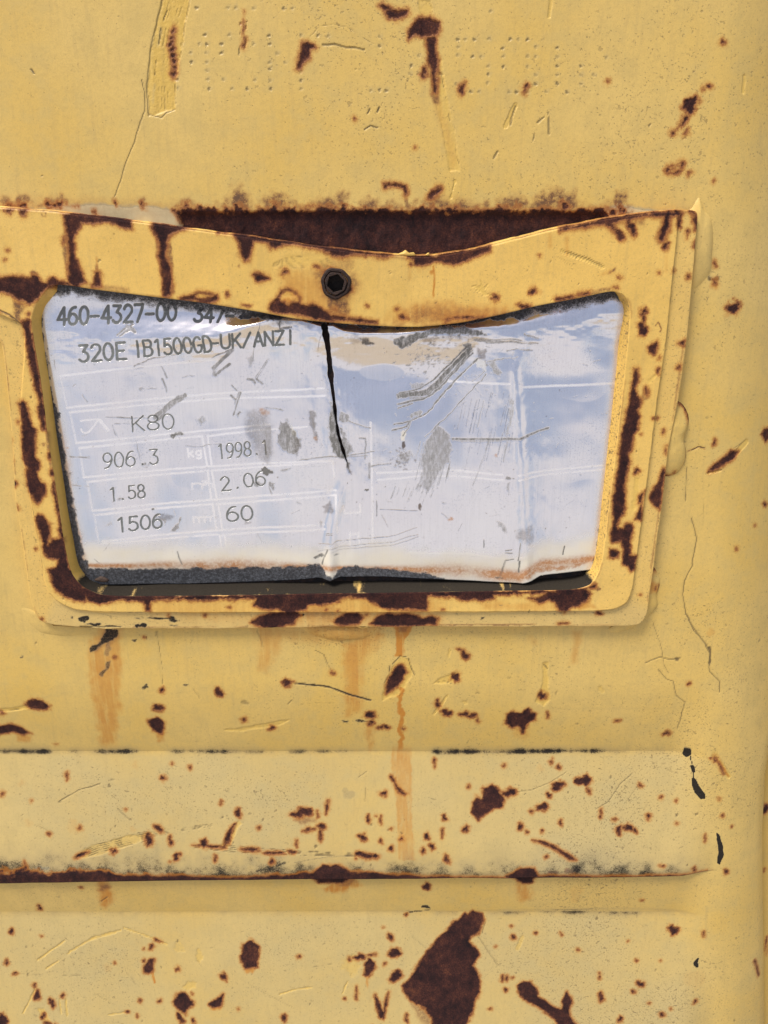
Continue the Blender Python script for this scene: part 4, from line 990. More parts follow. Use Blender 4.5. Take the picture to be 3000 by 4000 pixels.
    S.poly('film', 'c5', [(800,960),(960,860),(1150,800),(1320,840),(1659,860),(1900,870),(1700,960),(1300,1000),(850,1000)], 1., k=.62, soft=1.8); S.poly('stain', 'c5', [(700,960),(900,850),(1150,770),(1400,820),(1850,830),(1850,960),(1300,1010)], 1., k=.8, soft=2.5)
    R('c5', (895,925,36,12,15), (1295,955,24,20), (1450,928,170,9,-4), (1600,935,50,10,-25), (830,850,14,8)); S.line('stain', 'c5', [(1172,450),(1180,520),(1172,730)], .5, k=1.1)
    S.ell('stain', 'c5', 1165, 500, 20, 26, k=1.); S.line('scr', 'c5', [(1560,640),(1650,690)], .6, k=.8); S.line('scr', 'c5', [(1620,620),(1640,720)], .5, k=.8); S.line('crk', 'c5', [(760,505),(775,508)], .3)
    P('c6', [(-30,452),(400,368),(800,306),(1085,292),(1085,330),(1000,350),(850,345),(700,350),(500,392),(300,425),(100,462),(-30,482)], amp=.3); F_('c6', [(-30,460),(500,380),(800,330),(740,440),(500,420),(100,480),(-30,500)], .7, .8)
    for p_, wd in (([(390,400),(470,470),(545,545)], 1.), ([(600,390),(640,460),(655,510)], 1.1), ([(960,340),(950,430),(905,545)], 2.2), ([(1180,300),(1220,340),(1240,450)], .9), ([(1085,330),(1075,430)], .5)):
        S.line('rust', 'c6', p_, wd, amp=.4, brk=.5); S.line('film', 'c6', p_, wd * 1.5, k=.8, soft=.6)
    R('c6', (655,510,16,14), (942,625,30,26), (1155,500,8,32), (1225,600,7,28), (1165,905,16,27), (520,910,22,13), (485,1000,14,9)); S.ell('film', 'c6', 455, 845, 40, 14, -35, k=.9); S.ell('stain', 'c6', 400, 870, 90, 18, -18, k=.4)
    S.line('rust', 'c6', [(-60,1110),(40,1095),(130,1075),(230,1052)], .8, brk=.7); S.line('film', 'c6', [(-60,1110),(230,1055),(420,1015)], .8, k=.8)
    R('D', (85,600,15,6), (645,485,17,12), (480,512,16,10,20), (605,550,24,12), (1018,426,9,6)); S.line('scr', 'D', [(770,310),(860,345),(945,380)], 1., k=.9, brk=.3); S.line('crk', 'D', [(775,312),(870,345),(940,378)], .22, k=.7); S.line('crk', 'D', [(800,315),(880,345),(940,370)], .18, k=.6); S.line('crk', 'D', [(750,335),(815,378)], .15, k=.4)
    for p_ in ([(385,465),(450,470)], [(400,480),(470,505)], [(420,440),(440,500)], [(450,455),(430,490)]): S.line('scr', 'D', p_, .4, k=.8)
    for x, h_ in ((1600,44),(1636,30),(2600,30)): S.line('stain', 'P', [(x,1000),(x+2,1000+h_*2)], .8, k=.3, soft=.5)
    S.line('stain', 'P', [(2215,930),(2215,990)], 1.2, k=.5, soft=.5); S.line('stain', 'P', [(2150,920),(2150,960)], 1., k=.4, soft=.5)
    # grime in the groove between face and rim, chipped paint along the edges
    for i0 in range(0, NP, 20):
        i = np.arange(i0, i0 + 22) % NP
        y_, x_ = c2[i[0], 1], c2[i[0], 0]
        if y_ > 1290 or x_ > 2600:
            S.line('crk', 'P', c2[i][::3] + np.array([1.5, 1.]), .3, k=.35 + .5 * LAT[3, i0 % 256], brk=.35)
        if LAT[5, (i0 * 7) % 256] > .55:
            S.line('film', 'P', c3[i][::3], .35, k=.5 + .5 * LAT[6, i0 % 256], soft=.25, brk=.3)
        if LAT[9, (i0 * 3) % 256] > .6:
            S.line('film', 'P', c1[i][::3], .4, k=.6, soft=.3, brk=.3)
    bot = c1[(c1[:, 1] > 2295)]
    for i0 in range(0, len(bot) - 20, 16):
        wd = .5 + 1.3 * LAT[11, (i0 * 5) % 256]
        S.line('rust', 'P', bot[i0:i0 + 20:4] + np.array([0, 3.]), wd, amp=.4, brk=.5)
    S.poly('scr', 'c4', [(378,955),(420,932),(520,945),(552,950),(530,985),(470,995),(400,975)], .2, k=1.); S.line('rust', 'c4', [(380,955),(420,930),(520,940),(556,952)], .25, brk=.2)
    S.poly('scr', 'c4', [(1160,965),(1190,920),(1240,905),(1290,925),(1325,960),(1280,975),(1220,970)], .2, k=1.); S.line('rust', 'c4', [(1155,975),(1190,918),(1240,903),(1290,922),(1350,975),(1355,1010)], .25, brk=.2)
    # general pinholes
    r = np.random.default_rng(12)
    for k in range(130):
        i = r.integers(0, NP); f = r.uniform(.02, 1.3)
        x, y = (c1[i] + (c2[i] - c1[i]) * f)
        rr = 1.2 + 3.2 * r.random() ** 3
        S.ell('crk' if r.random() < .6 else 'rust', 'P', x, y, rr, rr * 1.4, r.uniform(0, 90), k=.8, amp=.05, soft=.15)

frame = thing('plate_frame', 'yellow welded plate frame with its top bar bent down, rust-streaked, around the metal plate', 'frame')
S = Surf(FX, FY, MF, PATTR)
frame_paint(S)
S.f['pit'][:] = np.clip(.32 + .4 * fbm(S.u * .04, S.v * .04, 3), 0, 1)
nR = len(rows)
g = {k: q.reshape(nR, NP) for k, q in S.f.items()}
nrm_bottom = sstep(2240, 2300, c1[:, 1]); nrm_top = istop.astype(float); nrm_right = ((c1[:, 0] > 2300) & (c1[:, 1] > 1160)).astype(float); nrm_left = ((c1[:, 0] < 300) & (c1[:, 1] > 1150)).astype(float)
kk = np.arange(nR)[:, None]
inner = np.clip((NI + 3 - kk) / 3., 0, 1)
g['rust'][:] = np.where(inner > .5, np.where((nrm_bottom > .3)[None], -2., np.minimum(g['rust'], np.where(nrm_left[None] > .5, -2, 5))), g['rust'])
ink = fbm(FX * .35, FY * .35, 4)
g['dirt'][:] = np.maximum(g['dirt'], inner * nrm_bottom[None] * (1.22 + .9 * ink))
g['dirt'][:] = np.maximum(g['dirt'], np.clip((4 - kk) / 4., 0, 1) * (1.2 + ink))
g['fresh_and_shade'][:] = np.maximum(g['fresh_and_shade'], inner * np.maximum(nrm_left, .6 * nrm_right)[None] * .55)  # inner side walls: their shade colour painted in as deeper ochre
g['pit'][:] = np.maximum(g['pit'], inner * nrm_right[None] * 1.2)
rim = ((kk > NI + 6 + NFACE + 1) & (L23[:, 0] > 1.5)[None]).astype(float)
g['pale'][:] = np.maximum(g['pale'], rim * .35 * np.maximum(nrm_bottom, .3)[None]); g['pit'][:] = np.maximum(g['pit'], rim * .7)
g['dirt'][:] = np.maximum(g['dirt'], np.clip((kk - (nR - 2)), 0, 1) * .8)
FZ = FZ - .10 * sstep(-.1, .4, g['rust']) * (kk > NI) - .08 * g['crk']
b_u, b_v = M(1311, 1107, 2.6)
link('frame_body', mesh_from_grid('frame_body', FX, FY, FZ, keep=np.hypot(FX - b_u, FY - b_v) > 3.1, closed=True, attrs=g), mat_frame, frame)

# dark floor of the recess behind the plate
N = NT('dark_rust_floor')
mat_floor = N.finish(N.mix(N.smooth(.35, .7, N.noise(.5, 4, .6)), (.008, .007, .007), (.035, .018, .012)), .85, 0., N.noise(1.5, 3), .0003)
uu, vv = np.meshgrid(np.linspace(float(M(150, 1700, -2.5)[0]), float(M(2450, 1500, -2.5)[0]), 120), np.linspace(float(M(0, 1060, -2.5)[1]), float(M(0, 2370, -2.5)[1]), 80))
link('backing_plate', mesh_from_grid('backing_plate', uu, vv, -2.55 + .15 * fbm(uu * .1, vv * .1, 3)), mat_floor, frame)

# weld beads and paint flakes
def bead(name, parent, win, pts, h, w0=0., skew=(0, 0), paint=None, pit=.35, flat=2.2, mapper=None, mat=None, p2=.5):
    me = blob_mesh(name, win, pts, h, mapper or (lambda x, y: M(x, y, w0 + .6 * h)), w0, skew, pit, paint, flat, p2=p2)
    return link(name, me, mat or mat_wall, parent)
def rim_line(pts, win, w=.6, k=1.):
    def f(S): S.line('rust', win, pts, w, amp=.2, brk=.2); S.line('film', win, pts, w * 2.2, k=.8, soft=.5)
    return f
bead('weld_bead', frame, 'D', [(1318,130),(1335,112),(1352,80),(1366,66),(1378,90),(1392,125),(1420,165),(1430,230),(1426,330),(1418,410),(1385,455),(1345,490),(1322,470),(1310,330),(1306,200)], 1.5, -.3, flat=2.2, p2=.8)
def p2_(S):
    S.line('rust', 'c7', [(1050,625),(1090,635),(1140,690),(1165,740),(1180,820)], .7, amp=.2); S.line('film', 'c7', [(1180,800),(1160,900),(1138,1000),(1150,1100),(1150,1180),(1100,1290),(1020,1345),(940,1345)], .7, k=1.); S.ell('rust', 'c7', 1035, 1300, 7, 12); S.line('rust', 'c7', [(940,1335),(985,1338)], .6)
bead('weld_bead', frame, 'c7', [(1010,690),(1050,628),(1100,640),(1150,700),(1178,780),(1172,860),(1140,940),(1134,1020),(1150,1090),(1150,1170),(1120,1250),(1060,1320),(985,1345),(930,1330),(900,1200),(930,1000),(980,800)], 1.9, -.3, skew=(-1.5, .5), paint=p2_, flat=2.6, p2=.6)
def p3_(S):
    S.line('rust', 'c8', [(822,720),(850,770)], .5, amp=.2); S.ell('rust', 'c8', 855, 945, 6, 14); S.ell('rust', 'c8', 888, 945, 5, 22); S.ell('stain', 'c8', 830, 930, 50, 60, k=.8, soft=.8); S.ell('stain', 'c8', 830, 800, 40, 40, k=.5, soft=.8)
bead('weld_bead', frame, 'c8', [(800,760),(830,722),(870,775),(905,845),(905,920),(880,1000),(885,1100),(860,1150),(790,1220),(700,1290),(600,1340),(500,1370),(430,1365),(420,1330),(550,1280),(680,1260),(745,1180),(760,1060),(775,900)], 1.3, -.3, skew=(.5, .8), paint=p3_, flat=2)
bead('weld_bead', frame, 'G', [(60,-40),(120,-30),(170,20),(200,45),(330,55),(440,62),(430,85),(330,105),(230,100),(150,80),(90,20)], .8, -.3, flat=2, p2=.9)
bead('weld_bead', frame, 'd7', [(560,440),(700,432),(850,440),(1000,440),(1035,450),(1010,490),(960,520),(880,535),(760,538),(640,510),(560,470)], 1.5, -.3, flat=1.8, paint=lambda S: (S.poly('stain', 'd7', [(560,430),(1040,430),(980,540),(640,540)], .5, k=.65, soft=2.), S.f['pit'].__setitem__(slice(None), .9)))

def flake(win, pts, h, w0, fill):
    def pf(S):
        S.f['fresh_and_shade'][:] = fill
    o = bead('paint_flake', frame, win, pts, h, w0, paint=pf, pit=.1, flat=3., mat=mat_frame, p2=.8)
    return o
flake('c5', [(830,345),(880,318),(910,300),(945,325),(985,320),(1000,352),(930,358)], .5, 1.2, .1)
flake('c5', [(1095,350),(1110,330),(1130,325),(1128,352)], .4, 1.1, .1)
flake('d7', [(892,442),(930,452),(972,446),(960,458),(925,462),(900,456)], .5, 1.3, .1)

# socket-head bolt in the bent bar
mat_bolt = None
N = NT('rusty_bolt_steel')
nb = N.noise(.9, 4, .65); nb2 = N.noise(3., 3, .6, 4.)
mat_bolt = N.finish(N.ramp(N.add(N.mul(nb, .6), N.mul(nb2, .4)), [(.3, (.008, .006, .006)), (.48, (.026, .013, .010)), (.62, (.055, .026, .016)), (.8, (.15, .065, .03))]), .7, .2, N.add(nb, N.mul(nb2, .5)), .0003)
N = NT('dark_socket_steel'); mat_sock = N.finish(N.mix(N.noise(1.2), (.005, .004, .004), (.035, .02, .012)), .7, .3, N.noise(2.), .0002)
bu, bv = M(1311, 1107, 2.6)
bm = bmesh.new()
n = 48
def ring(r, z, hexa=0.):
    out = []
    for k in range(n):
        a = 2 * math.pi * k / n + .26
        rr = r
        if hexa:
            am = (a - .26) % (math.pi / 3) - math.pi / 6
            rr = hexa * math.cos(math.pi / 6) / math.cos(am)
        jit = 1 + (.035 * math.sin(3 * a + 1) + .025 * math.sin(7 * a)) * (0 if hexa else 1)
        out.append(bm.verts.new(((bu + rr * jit * math.cos(a)) * .001, (bv + rr * jit * math.sin(a)) * .001, z * .001)))
    return out
zf = 2.15
rings = [ring(4.1, zf - .9), ring(3.85, zf - .05), ring(3.55, zf + .18), ring(3.1, zf + .15), ring(2.95, zf - .3), ring(2.85, zf - .32), ring(2.75, zf + .35), ring(2.6, zf + .42), ring(0, zf + .40, 2.4), ring(0, zf + .25, 2.3)]
for a_, b_ in zip(rings[:-1], rings[1:]):
    for k in range(n):
        bm.faces.new((a_[k], a_[(k + 1) % n], b_[(k + 1) % n], b_[k]))
me = bpy.data.meshes.new('hex_bolt'); bm.to_mesh(me); bm.free()
bolt = link('hex_bolt', me, mat_bolt, frame)
bm = bmesh.new()
rings = [ring(0, zf + .26, 2.28), ring(0, zf - 2.6, 2.2)]
for k in range(n):
    bm.faces.new((rings[0][k], rings[0][(k + 1) % n], rings[1][(k + 1) % n], rings[1][k]))
bm.faces.new(rings[1])
me = bpy.data.meshes.new('hex_socket'); bm.to_mesh(me); bm.free()
link('hex_socket', me, mat_sock, bolt)
# ------------------------------------------------------------------ the metal rating plate
I_ = np.interp
def xl_(y): return I_(y, [1090,1140,1240,1400,1620,1850,2180,2290], [185,128,132,160,202,240,298,318])
def xr_(y): return I_(y, [1090,1150,1200,1350,1600,1850,2100,2180,2230], [2440,2468,2474,2462,2440,2410,2372,2352,2340])
def xt_(y): return I_(y, [1090,1262,1350,1480,1560,1640,1700,1760,1815,1850,1950,2050,2150,2260], [1262,1266,1280,1292,1303,1312,1322,1340,1358,1352,1325,1302,1293,1290])
def gap_(y): return I_(y, [1258,1268,1300,1400,1480,1560,1620,1650,1700,1760,1800,1818], [0,24,25,22,18,14,12,7,13,13,5,0]) * (1 + .5 * fbm(y * .03, y * 0 + 2, 3))
def ytop_(x): return I_(x, [100,300,1000,1270,1600,2000,2480], [1085,1088,1180,1215,1235,1190,1088])
def ybot_(x): return I_(x, [300,700,1000,1150,1240,1290,1330,1500,1700,1900,2040,2075,2110,2200,2300,2330,2350], [2286,2290,2280,2270,2258,2264,2252,2254,2264,2272,2274,2264,2246,2238,2228,2216,2200])
NX, NY = 405, 400
tq = np.linspace(0, 1, NY)[:, None]
halves = []
for side in (0, 1):
    sq = np.linspace(0, 1, NX)[None]
    X = np.broadcast_to(300 + 2000 * (sq * .5 + .5 * side), (NY, NX)).copy(); Y = np.broadcast_to(1100 + 1150 * tq, (NY, NX)).copy()
    for _ in range(6):
        Y = ytop_(X) + (ybot_(X) - ytop_(X)) * tq
        if side == 0: a, b = xl_(Y), xt_(Y) - gap_(Y) * .5
        else: a, b = xt_(Y) + gap_(Y) * .5, xr_(Y)
        X = a + (b - a) * sq
    halves.append((X, Y))
PX = np.concatenate([halves[0][0], halves[1][0]], 1); PY = np.concatenate([halves[0][1], halves[1][1]], 1)
PU, PV = M(PX, PY, -.4)

def plate_w(x, y):
    ys = I_(x, [100,400,650,850,950,1050,1180,1262,1300,1345,1420,1550,1700,1850,2000,2150,2250,2350,2480], [1290,1306,1308,1298,1268,1238,1242,1264,1262,1284,1293,1291,1278,1272,1266,1256,1236,1206,1180])
    gg = I_(x, [100,600,850,950,1050,1262,1400,1700,1900,2050,2200,2480], [120,100,75,40,24,18,20,22,34,60,90,70])
    dd = I_(x, [100,300,600,900,1100,1262,1700,1950,2150,2300,2480], [.5,1.,1.9,2.3,2.5,2.5,2.5,2.3,1.9,1.5,.9])
    w = 3.1 - dd * (1 - sstep(ys - gg, ys + gg * .25 + 8, y))
    cen = sstep(300, 700, x) * (1 - sstep(2050, 2300, x))
    # below the roll the sheet leans in again
    w = w - 1.25 * cen * sstep(ys + 10, ys + 170, y) * (1 - .6 * sstep(ys + 260, ys + 560, y))
    # pocket right of the tear
    w = w - 1.5 * np.exp(-((x - 1480) / 185) ** 2 - ((y - 1455) / 82) ** 2) + .75 * np.exp(-((x - 1500) / 230) ** 2 - ((y - 1300) / 60) ** 2)
    w = w + .35 * np.exp(-((x - 1420) / 120) ** 2 - ((y - 1650) / 70) ** 2)
    w = w - .6 * sstep(430, 620, x) * (1 - sstep(980, 1180, x)) * sstep(ys + 6, ys + 62, y)
    w = w - .5 * np.exp(-((x - 2190) / 110) ** 2 - ((y - 1470) / 70) ** 2)
    # stand-up fold on the right
    xf = I_(y, [1150,1300,1450,1700,2000,2240], [2140,2060,2012,2030,2042,2058])
    dx = x - xf
    w = w + .55 * np.exp(-(dx / 22) ** 2) * sstep(1330, 1500, y)
    dp = 18 * np.log1p(np.exp(np.clip(dx / 18, -30, 30)))
    w = w - 2.3 * (1 - np.exp(-dp / 170)) * sstep(1180, 1400, y)
    w = w + 1.0 * sstep(-260, 10, dx) * sstep(1280, 1450, y)
    w = w + .9 * np.exp(-((x - 2230) / 130) ** 2 - ((y - 1330) / 90) ** 2)
    # diagonal dent between the tear and the fold
    t = (x - 1900) * .707 + (y - 1330) * .707; s = -(x - 1900) * .707 + (y - 1330) * .707
    w = w - .65 * np.exp(-(t / 50) ** 2) * sstep(-60, 60, s) * (1 - sstep(330, 480, s))
    w = w - .30 * np.exp(-((x - 1790) / 60) ** 2 - ((y - 1760) / 130) ** 2)
    # the two lips of the tear curl differently, then a crease runs down
    tr = xt_(y); dt_ = x - tr
    tearing = sstep(1240, 1300, y) * (1 - sstep(1760, 1860, y))
    w = w + tearing * np.where(dt_ < 0, .55 * np.exp(-(dt_ / 70) ** 2), -.25 * np.exp(-(dt_ / 45) ** 2))
    cr = sstep(1820, 1980, y)
    w = w + cr * (.55 + .5 * sstep(2120, 2250, y)) * np.exp(-(dt_ / 22) ** 2) - cr * .25 * np.exp(-((dt_ + 38) / 24) ** 2)
    # dents with grey scars left of the tear
    w = w - .35 * np.exp(-((x - 1120) / 40) ** 2 - ((y - 1730) / 70) ** 2) - .25 * np.exp(-((x - 1010) / 45) ** 2 - ((y - 1700) / 110) ** 2)
    # pillow of the left half and slow waves
    w = w + .25 * np.exp(-((x - 560) / 300) ** 2 - ((y - 1500) / 160) ** 2)
    w = w + .42 * fbm(x * .0032 + 2, y * .0032 + 5, 2) + .11 * fbm(x * .011 + 9, y * .011, 2) + .2 * np.abs(fbm(x * .004 + 31, y * .006 + 3, 2))
    # bottom edge of the left half bends back into the recess
    w = w - 1.15 * sstep(2195, 2292, y) * (1 - sstep(1150, 1330, x))
    w = w - .35 * sstep(2150, 2260, y) * sstep(1330, 1500, x) * (1 - sstep(1950, 2080, x))
    # buckled strip under the bent bar, and small dents round the tear and the fold
    w = w + .30 * fbm(x * .011 + 50, y * .022 + 7, 3) * np.exp(-((y - ys - 40) / 85) ** 2)
    w = w + .16 * fbm(x * .02 + 15, y * .013 + 2, 3) * (np.exp(-(dt_ / 150) ** 2) + np.exp(-(dx / 110) ** 2))
    # sides tuck under the frame
    w = w - .8 * (1 - sstep(0, 40, x - xl_(y))) - .5 * (1 - sstep(0, 30, xr_(y) - x))
    return np.maximum(w, .75 + .1 * np.tanh(w - .75))
PW = plate_w(PX, PY) - 3.

MP = lambda x, y: M(x, y, -.4)
QATTR = ['eng', 'wln', 'scf', 'grm_shade', 'orn', 'crm', 'brn', 'fin']
S = Surf(PU, PV, MP, QATTR)

def arc(cx, cy, rx, ry, a0, a1, n=14):
    a = np.radians(np.linspace(a0, a1, n))
    return [(cx + rx * math.cos(t), cy + ry * math.sin(t)) for t in a]
GL = {
 '0': [arc(.3, .5, .3, .5, 0, 360, 24)], '1': [[(.12, .84), (.34, 1), (.34, 0)]], 'I': [[(.3, 1), (.3, 0)]],
 '2': [arc(.3, .72, .28, .28, 165, -35) + [(.02, 0), (.62, 0)]], '3': [[(.05, .98), (.56, .98), (.27, .6)] + arc(.28, .3, .31, .3, 90, -150)],
 '4': [[(.46, 0), (.46, 1), (0, .3), (.64, .3)]], '5': [[(.56, 1), (.1, 1), (.07, .56)] + arc(.28, .32, .31, .32, 125, -150)],
 '6': [arc(.3, .31, .3, .31, 0, 360, 20), arc(.46, .36, .46, .64, 85, 180)], '7': [[(0, 1), (.6, 1), (.22, 0)]],
 '8': [arc(.3, .76, .25, .24, 0, 360, 18), arc(.3, .26, .3, .26, 0, 360, 20)], '9': [arc(.3, .69, .3, .31, 0, 360, 20), arc(.14, .64, .46, .64, -95, 0)],
 '-': [[(.02, .42), (.55, .42)]], '.': [[(.28, .04), (.32, .04)], [(.28, .1), (.32, .1)]], '/': [[(0, 0), (.55, 1)]],
 'A': [[(0, 0), (.32, 1), (.64, 0)], [(.12, .35), (.52, .35)]], 'B': [[(0, 0), (0, 1), (.35, 1)] + arc(.35, .77, .22, .23, 90, -90) + [(.02, .54)], [(.35, .54)] + arc(.35, .27, .26, .27, 90, -90) + [(0, 0)]],
 'D': [[(.02, 0), (.02, 1), (.25, 1)] + arc(.25, .5, .36, .5, 90, -90) + [(.02, 0)]], 'E': [[(.6, 1), (.05, 1), (.05, 0), (.62, 0)], [(.05, .52), (.5, .52)]],
 'G': [arc(.32, .5, .32, .5, 45, 330, 22) + [(.62, .45), (.35, .45)]], 'K': [[(.03, 1), (.03, 0)], [(.6, 1), (.05, .42)], [(.22, .55), (.62, 0)]],
 'N': [[(0, 0), (0, 1), (.6, 0), (.6, 1)]], 'Z': [[(0, 1), (.6, 1), (0, 0), (.6, 0)]], 'U': [[(0, 1), (0, .3)] + arc(.3, .3, .3, .3, 180, 360) + [(.6, 1)]],
 'k': [[(0, 1), (0, 0)], [(.45, .66), (.02, .3)], [(.15, .42), (.48, 0)]], 'g': [arc(.25, .38, .25, .28, 0, 360, 16), [(.5, .66), (.5, -.1)] + arc(.25, -.1, .25, .2, 0, -150)],
 'm': [[(0, 0), (0, .66)], [(0, .45)] + arc(.2, .45, .2, .2, 180, 0, 8) + [(.4, 0)], [(.4, .45)] + arc(.6, .45, .2, .2, 180, 0, 8) + [(.8, 0)]],
}
def text(attr, s, p0, p1, h, wd, k=1., lean=0., soft=.1, amp=.07):
    p0 = np.array(p0, float); p1 = np.array(p1, float)
    n = len(s); e = (p1 - p0) / (n - .35)
    ln = np.linalg.norm(e); ex = e / ln; ey = np.array([ex[1] + lean, -abs(ex[0])])
    for i, ch in enumerate(s):
        if ch == ' ': continue
        o = p0 + e * i
        for st_ in GL[ch]:
            sc = ln / .80
            pts = [tuple(o + ex * (a_ * sc * 1.02) + ey * (b_ * h)) for a_, b_ in st_]
            S.line(attr, 'P', pts, wd, k=k, soft=soft, amp=amp, fr=.5)

text('eng', '460-4327-00', (226, 1270), (678, 1252), 67, .72)
text('eng', '347-', (754, 1257), (905, 1259), 54, .72)
text('eng', '320E', (314, 1414), (487, 1403), 65, .68)
text('eng', 'IB1500GD', (525, 1395), (822, 1375), 62, .62)
text('eng', '-UK/ANZI', (822, 1366), (1146, 1345), 56, .62, lean=.06)
text('eng', 'K80', (515, 1687), (670, 1678), 58, .42, k=.85)
text('eng', '906.3', (407, 1829), (612, 1815), 58, .42, k=.85)
text('eng', '1.58', (432, 1957), (562, 1946), 52, .45, k=.85)
text('eng', '1506', (460, 2078), (626, 2065), 54, .55, k=.95)
text('eng', '1998.1', (852, 1795), (1045, 1777), 56, .42, k=.85)
text('eng', '2.06', (865, 1921), (1032, 1896), 54, .45, k=.85)
text('eng', '60', (886, 2040), (980, 2034), 56, .5, k=.95)

WL = [[(240,1467),(500,1438),(677,1421),(860,1405)], [(264,1591),(560,1563),(850,1540),(1264,1518)], [(276,1609),(560,1583),(850,1561),(1270,1547)],
      [(301,1729),(560,1706),(858,1680),(1053,1660)], [(314,1748),(560,1727),(786,1706)], [(808,1706),(1000,1684),(1200,1668)],
      [(331,1862),(600,1840),(812,1824),(1000,1812),(1300,1800)], [(352,1879),(600,1858),(812,1840)], [(825,1840),(1000,1826),(1200,1812)],
      [(364,1993),(600,1972),(829,1954),(1000,1940),(1310,1915)], [(369,2010),(600,1989),(829,1971)], [(845,1972),(1000,1960),(1313,1934)],
      [(402,2113),(600,2094),(848,2074),(1000,2064),(1264,2049)], [(402,2122),(600,2110),(848,2090)], [(866,2093),(1000,2082),(1268,2068)],
      [(314,1748),(331,1862)], [(345,1879),(364,1993)], [(372,2010),(387,2113)], [(786,1706),(808,1822)], [(810,1840),(824,1954)], [(829,1971),(845,2074)],
      [(808,1706),(826,1822)], [(827,1840),(846,1954)], [(852,1972),(867,2074)], [(858,2093),(864,2148)], [(876,2093),(884,2140)],
      [(276,1609),(301,1729)], [(1298,1803),(1306,1862)], [(1313,1938),(1317,2080)], [(1448,1651),(1452,1850),(1456,2130)],
      [(1472,1848),(1653,1839),(1780,1837),(1961,1852)], [(1476,1875),(1653,1858),(1780,1860),(1965,1873)], [(2025,1853),(2120,1838),(2385,1818)], [(2025,1872),(2120,1854),(2380,1834)],
      [(2033,1514),(2240,1506),(2425,1498)], [(1598,2160),(1822,2162),(1990,2183),(2062,2168)], [(1700,1490),(1990,1500)], [(1340,1980),(1345,2005),(1408,2002),(1406,1970)],
      [(1368,2080),(1366,2128)], [(1366,2088),(1395,2086)], [(1400,2080),(1402,2125)], [(240,1467),(262,1580)]]
for p_ in WL:
    faint = len(p_) == 2 and p_[0][0] < 400
    S.line('wln', 'P', p_, .62, k=.85 if not faint else .5, soft=.22, amp=.06)
hook = [[(280,100),(360,92),(442,86)], [(442,86),(470,115),(525,188)], [(440,90),(400,150),(355,205),(322,215),(292,200),(285,178)]]
for p_ in hook: S.line('wln', 'd4', p_, .5, k=.9, soft=.15, amp=.05)
S.line('wln', 'd4', [(455,100),(525,185)], 1.0, k=.9)
text('wln', 'kg', (734, 1787), (784, 1783), 32, .62, k=.9); text('wln', 'm', (750, 1913), (800, 1910), 34, .55, k=.7); text('wln', '3', (788, 1897), (806, 1895), 16, .4, k=.7); text('wln', 'mm', (755, 2043), (826, 2038), 30, .6, k=.75)

# grey scars, scratches, corrosion
Q = lambda a, w_, pts, k=1., soft=.35, amp=.5, fr=.8: S.poly(a, w_, pts, amp, k, soft, fr)
Q('scf', 'd5', [(1160,-60),(1200,-40),(1215,60),(1240,250),(1290,400),(1315,480),(1230,440),(1165,340),(1142,150)], .95)
Q('scf', 'd5', [(1240,20),(1330,60),(1335,110),(1290,130),(1240,110)], .8, .3); Q('scf', 'd5', [(1250,170),(1300,220),(1340,330),(1390,390),(1330,410),(1340,500),(1350,600),(1310,520),(1290,400),(1262,260)], .85, .3)
S.line('scf', 'd5', [(1330,110),(1440,150),(1535,175)], .4, k=.8); S.line('scf', 'd5', [(1430,265),(1485,270),(1490,330),(1480,455)], .5, k=.8); S.line('scf', 'd5', [(1300,430),(1450,410),(1570,388)], .3, k=.9); S.line('scf', 'd5', [(880,470),(1000,450),(1150,435),(1300,440),(1500,430)], .35, k=.8); S.line('scf', 'd5', [(1525,500),(1520,630)], .6, k=.8, brk=.3); S.line('scf', 'd5', [(1540,520),(1659,505)], .35, k=.8)
Q('brn', 'd5', [(1310,480),(1340,500),(1360,600),(1330,590)], .8)
Q('scf', 'd5', [(690,100),(730,130),(760,70),(810,180),(885,270),(892,330),(850,440),(790,420),(690,360),(660,300),(685,200)], .85); Q('brn', 'd5', [(820,250),(880,265),(890,330),(850,440),(820,380)], .6); Q('scf', 'd5', [(740,60),(790,150),(840,300),(830,420),(800,300)], .6, .25); Q('crm', 'd5', [(770,90),(830,190),(850,280),(820,260)], .7, .3)
Q('brn', 'd5', [(380,30),(570,0),(620,150),(632,380),(600,520),(500,450),(420,300),(370,200)], .42, 1.); Q('scf', 'd5', [(540,140),(620,150),(630,400),(580,520),(540,400)], .6, .7); Q('scf', 'd5', [(400,80),(560,60),(560,250),(480,350),(380,200)], .42, .9); S.ell('orn', 'd5', 540, 30, 40, 30, k=.7, soft=.5)
Q('brn', 'd5', [(950,10),(1010,10),(1030,160),(1050,260),(1040,300),(1000,240),(970,140)], .55); Q('scf', 'd5', [(950,0),(1030,20),(1050,250),(980,160)], .6); S.ell('orn', 'd5', 1025, 265, 20, 14, k=1., soft=.3)
Q('scf', 'd5', [(510,550),(580,535),(620,580),(570,615),(540,605)], 1.3, .2); Q('scf', 'd5', [(430,680),(480,650),(530,690),(480,720)], .8, .25); Q('scf', 'd5', [(590,660),(640,690),(640,750),(600,720)], .8, .25); S.line('scf', 'd5', [(590,720),(622,785)], .3); S.ell('scf', 'd5', 745, 560, 40, 18, -20, k=.8); S.ell('scf', 'd5', 870, 862, 34, 12, 10, k=.6); S.ell('scf', 'd5', 1500, 742, 18, 14, k=1.4, soft=.2)
Q('brn', 'd5', [(1100,900),(1150,850),(1210,930),(1180,960),(1100,950)], .6); S.ell('brn', 'd5', 385, 1050, 30, 22, k=.5); S.ell('scf', 'd5', 1075, 1060, 10, 36, k=.6)
for y_ in (1150, 1165): S.line('scf', 'd5', [(1125,y_),(1180,y_-5)], .25)
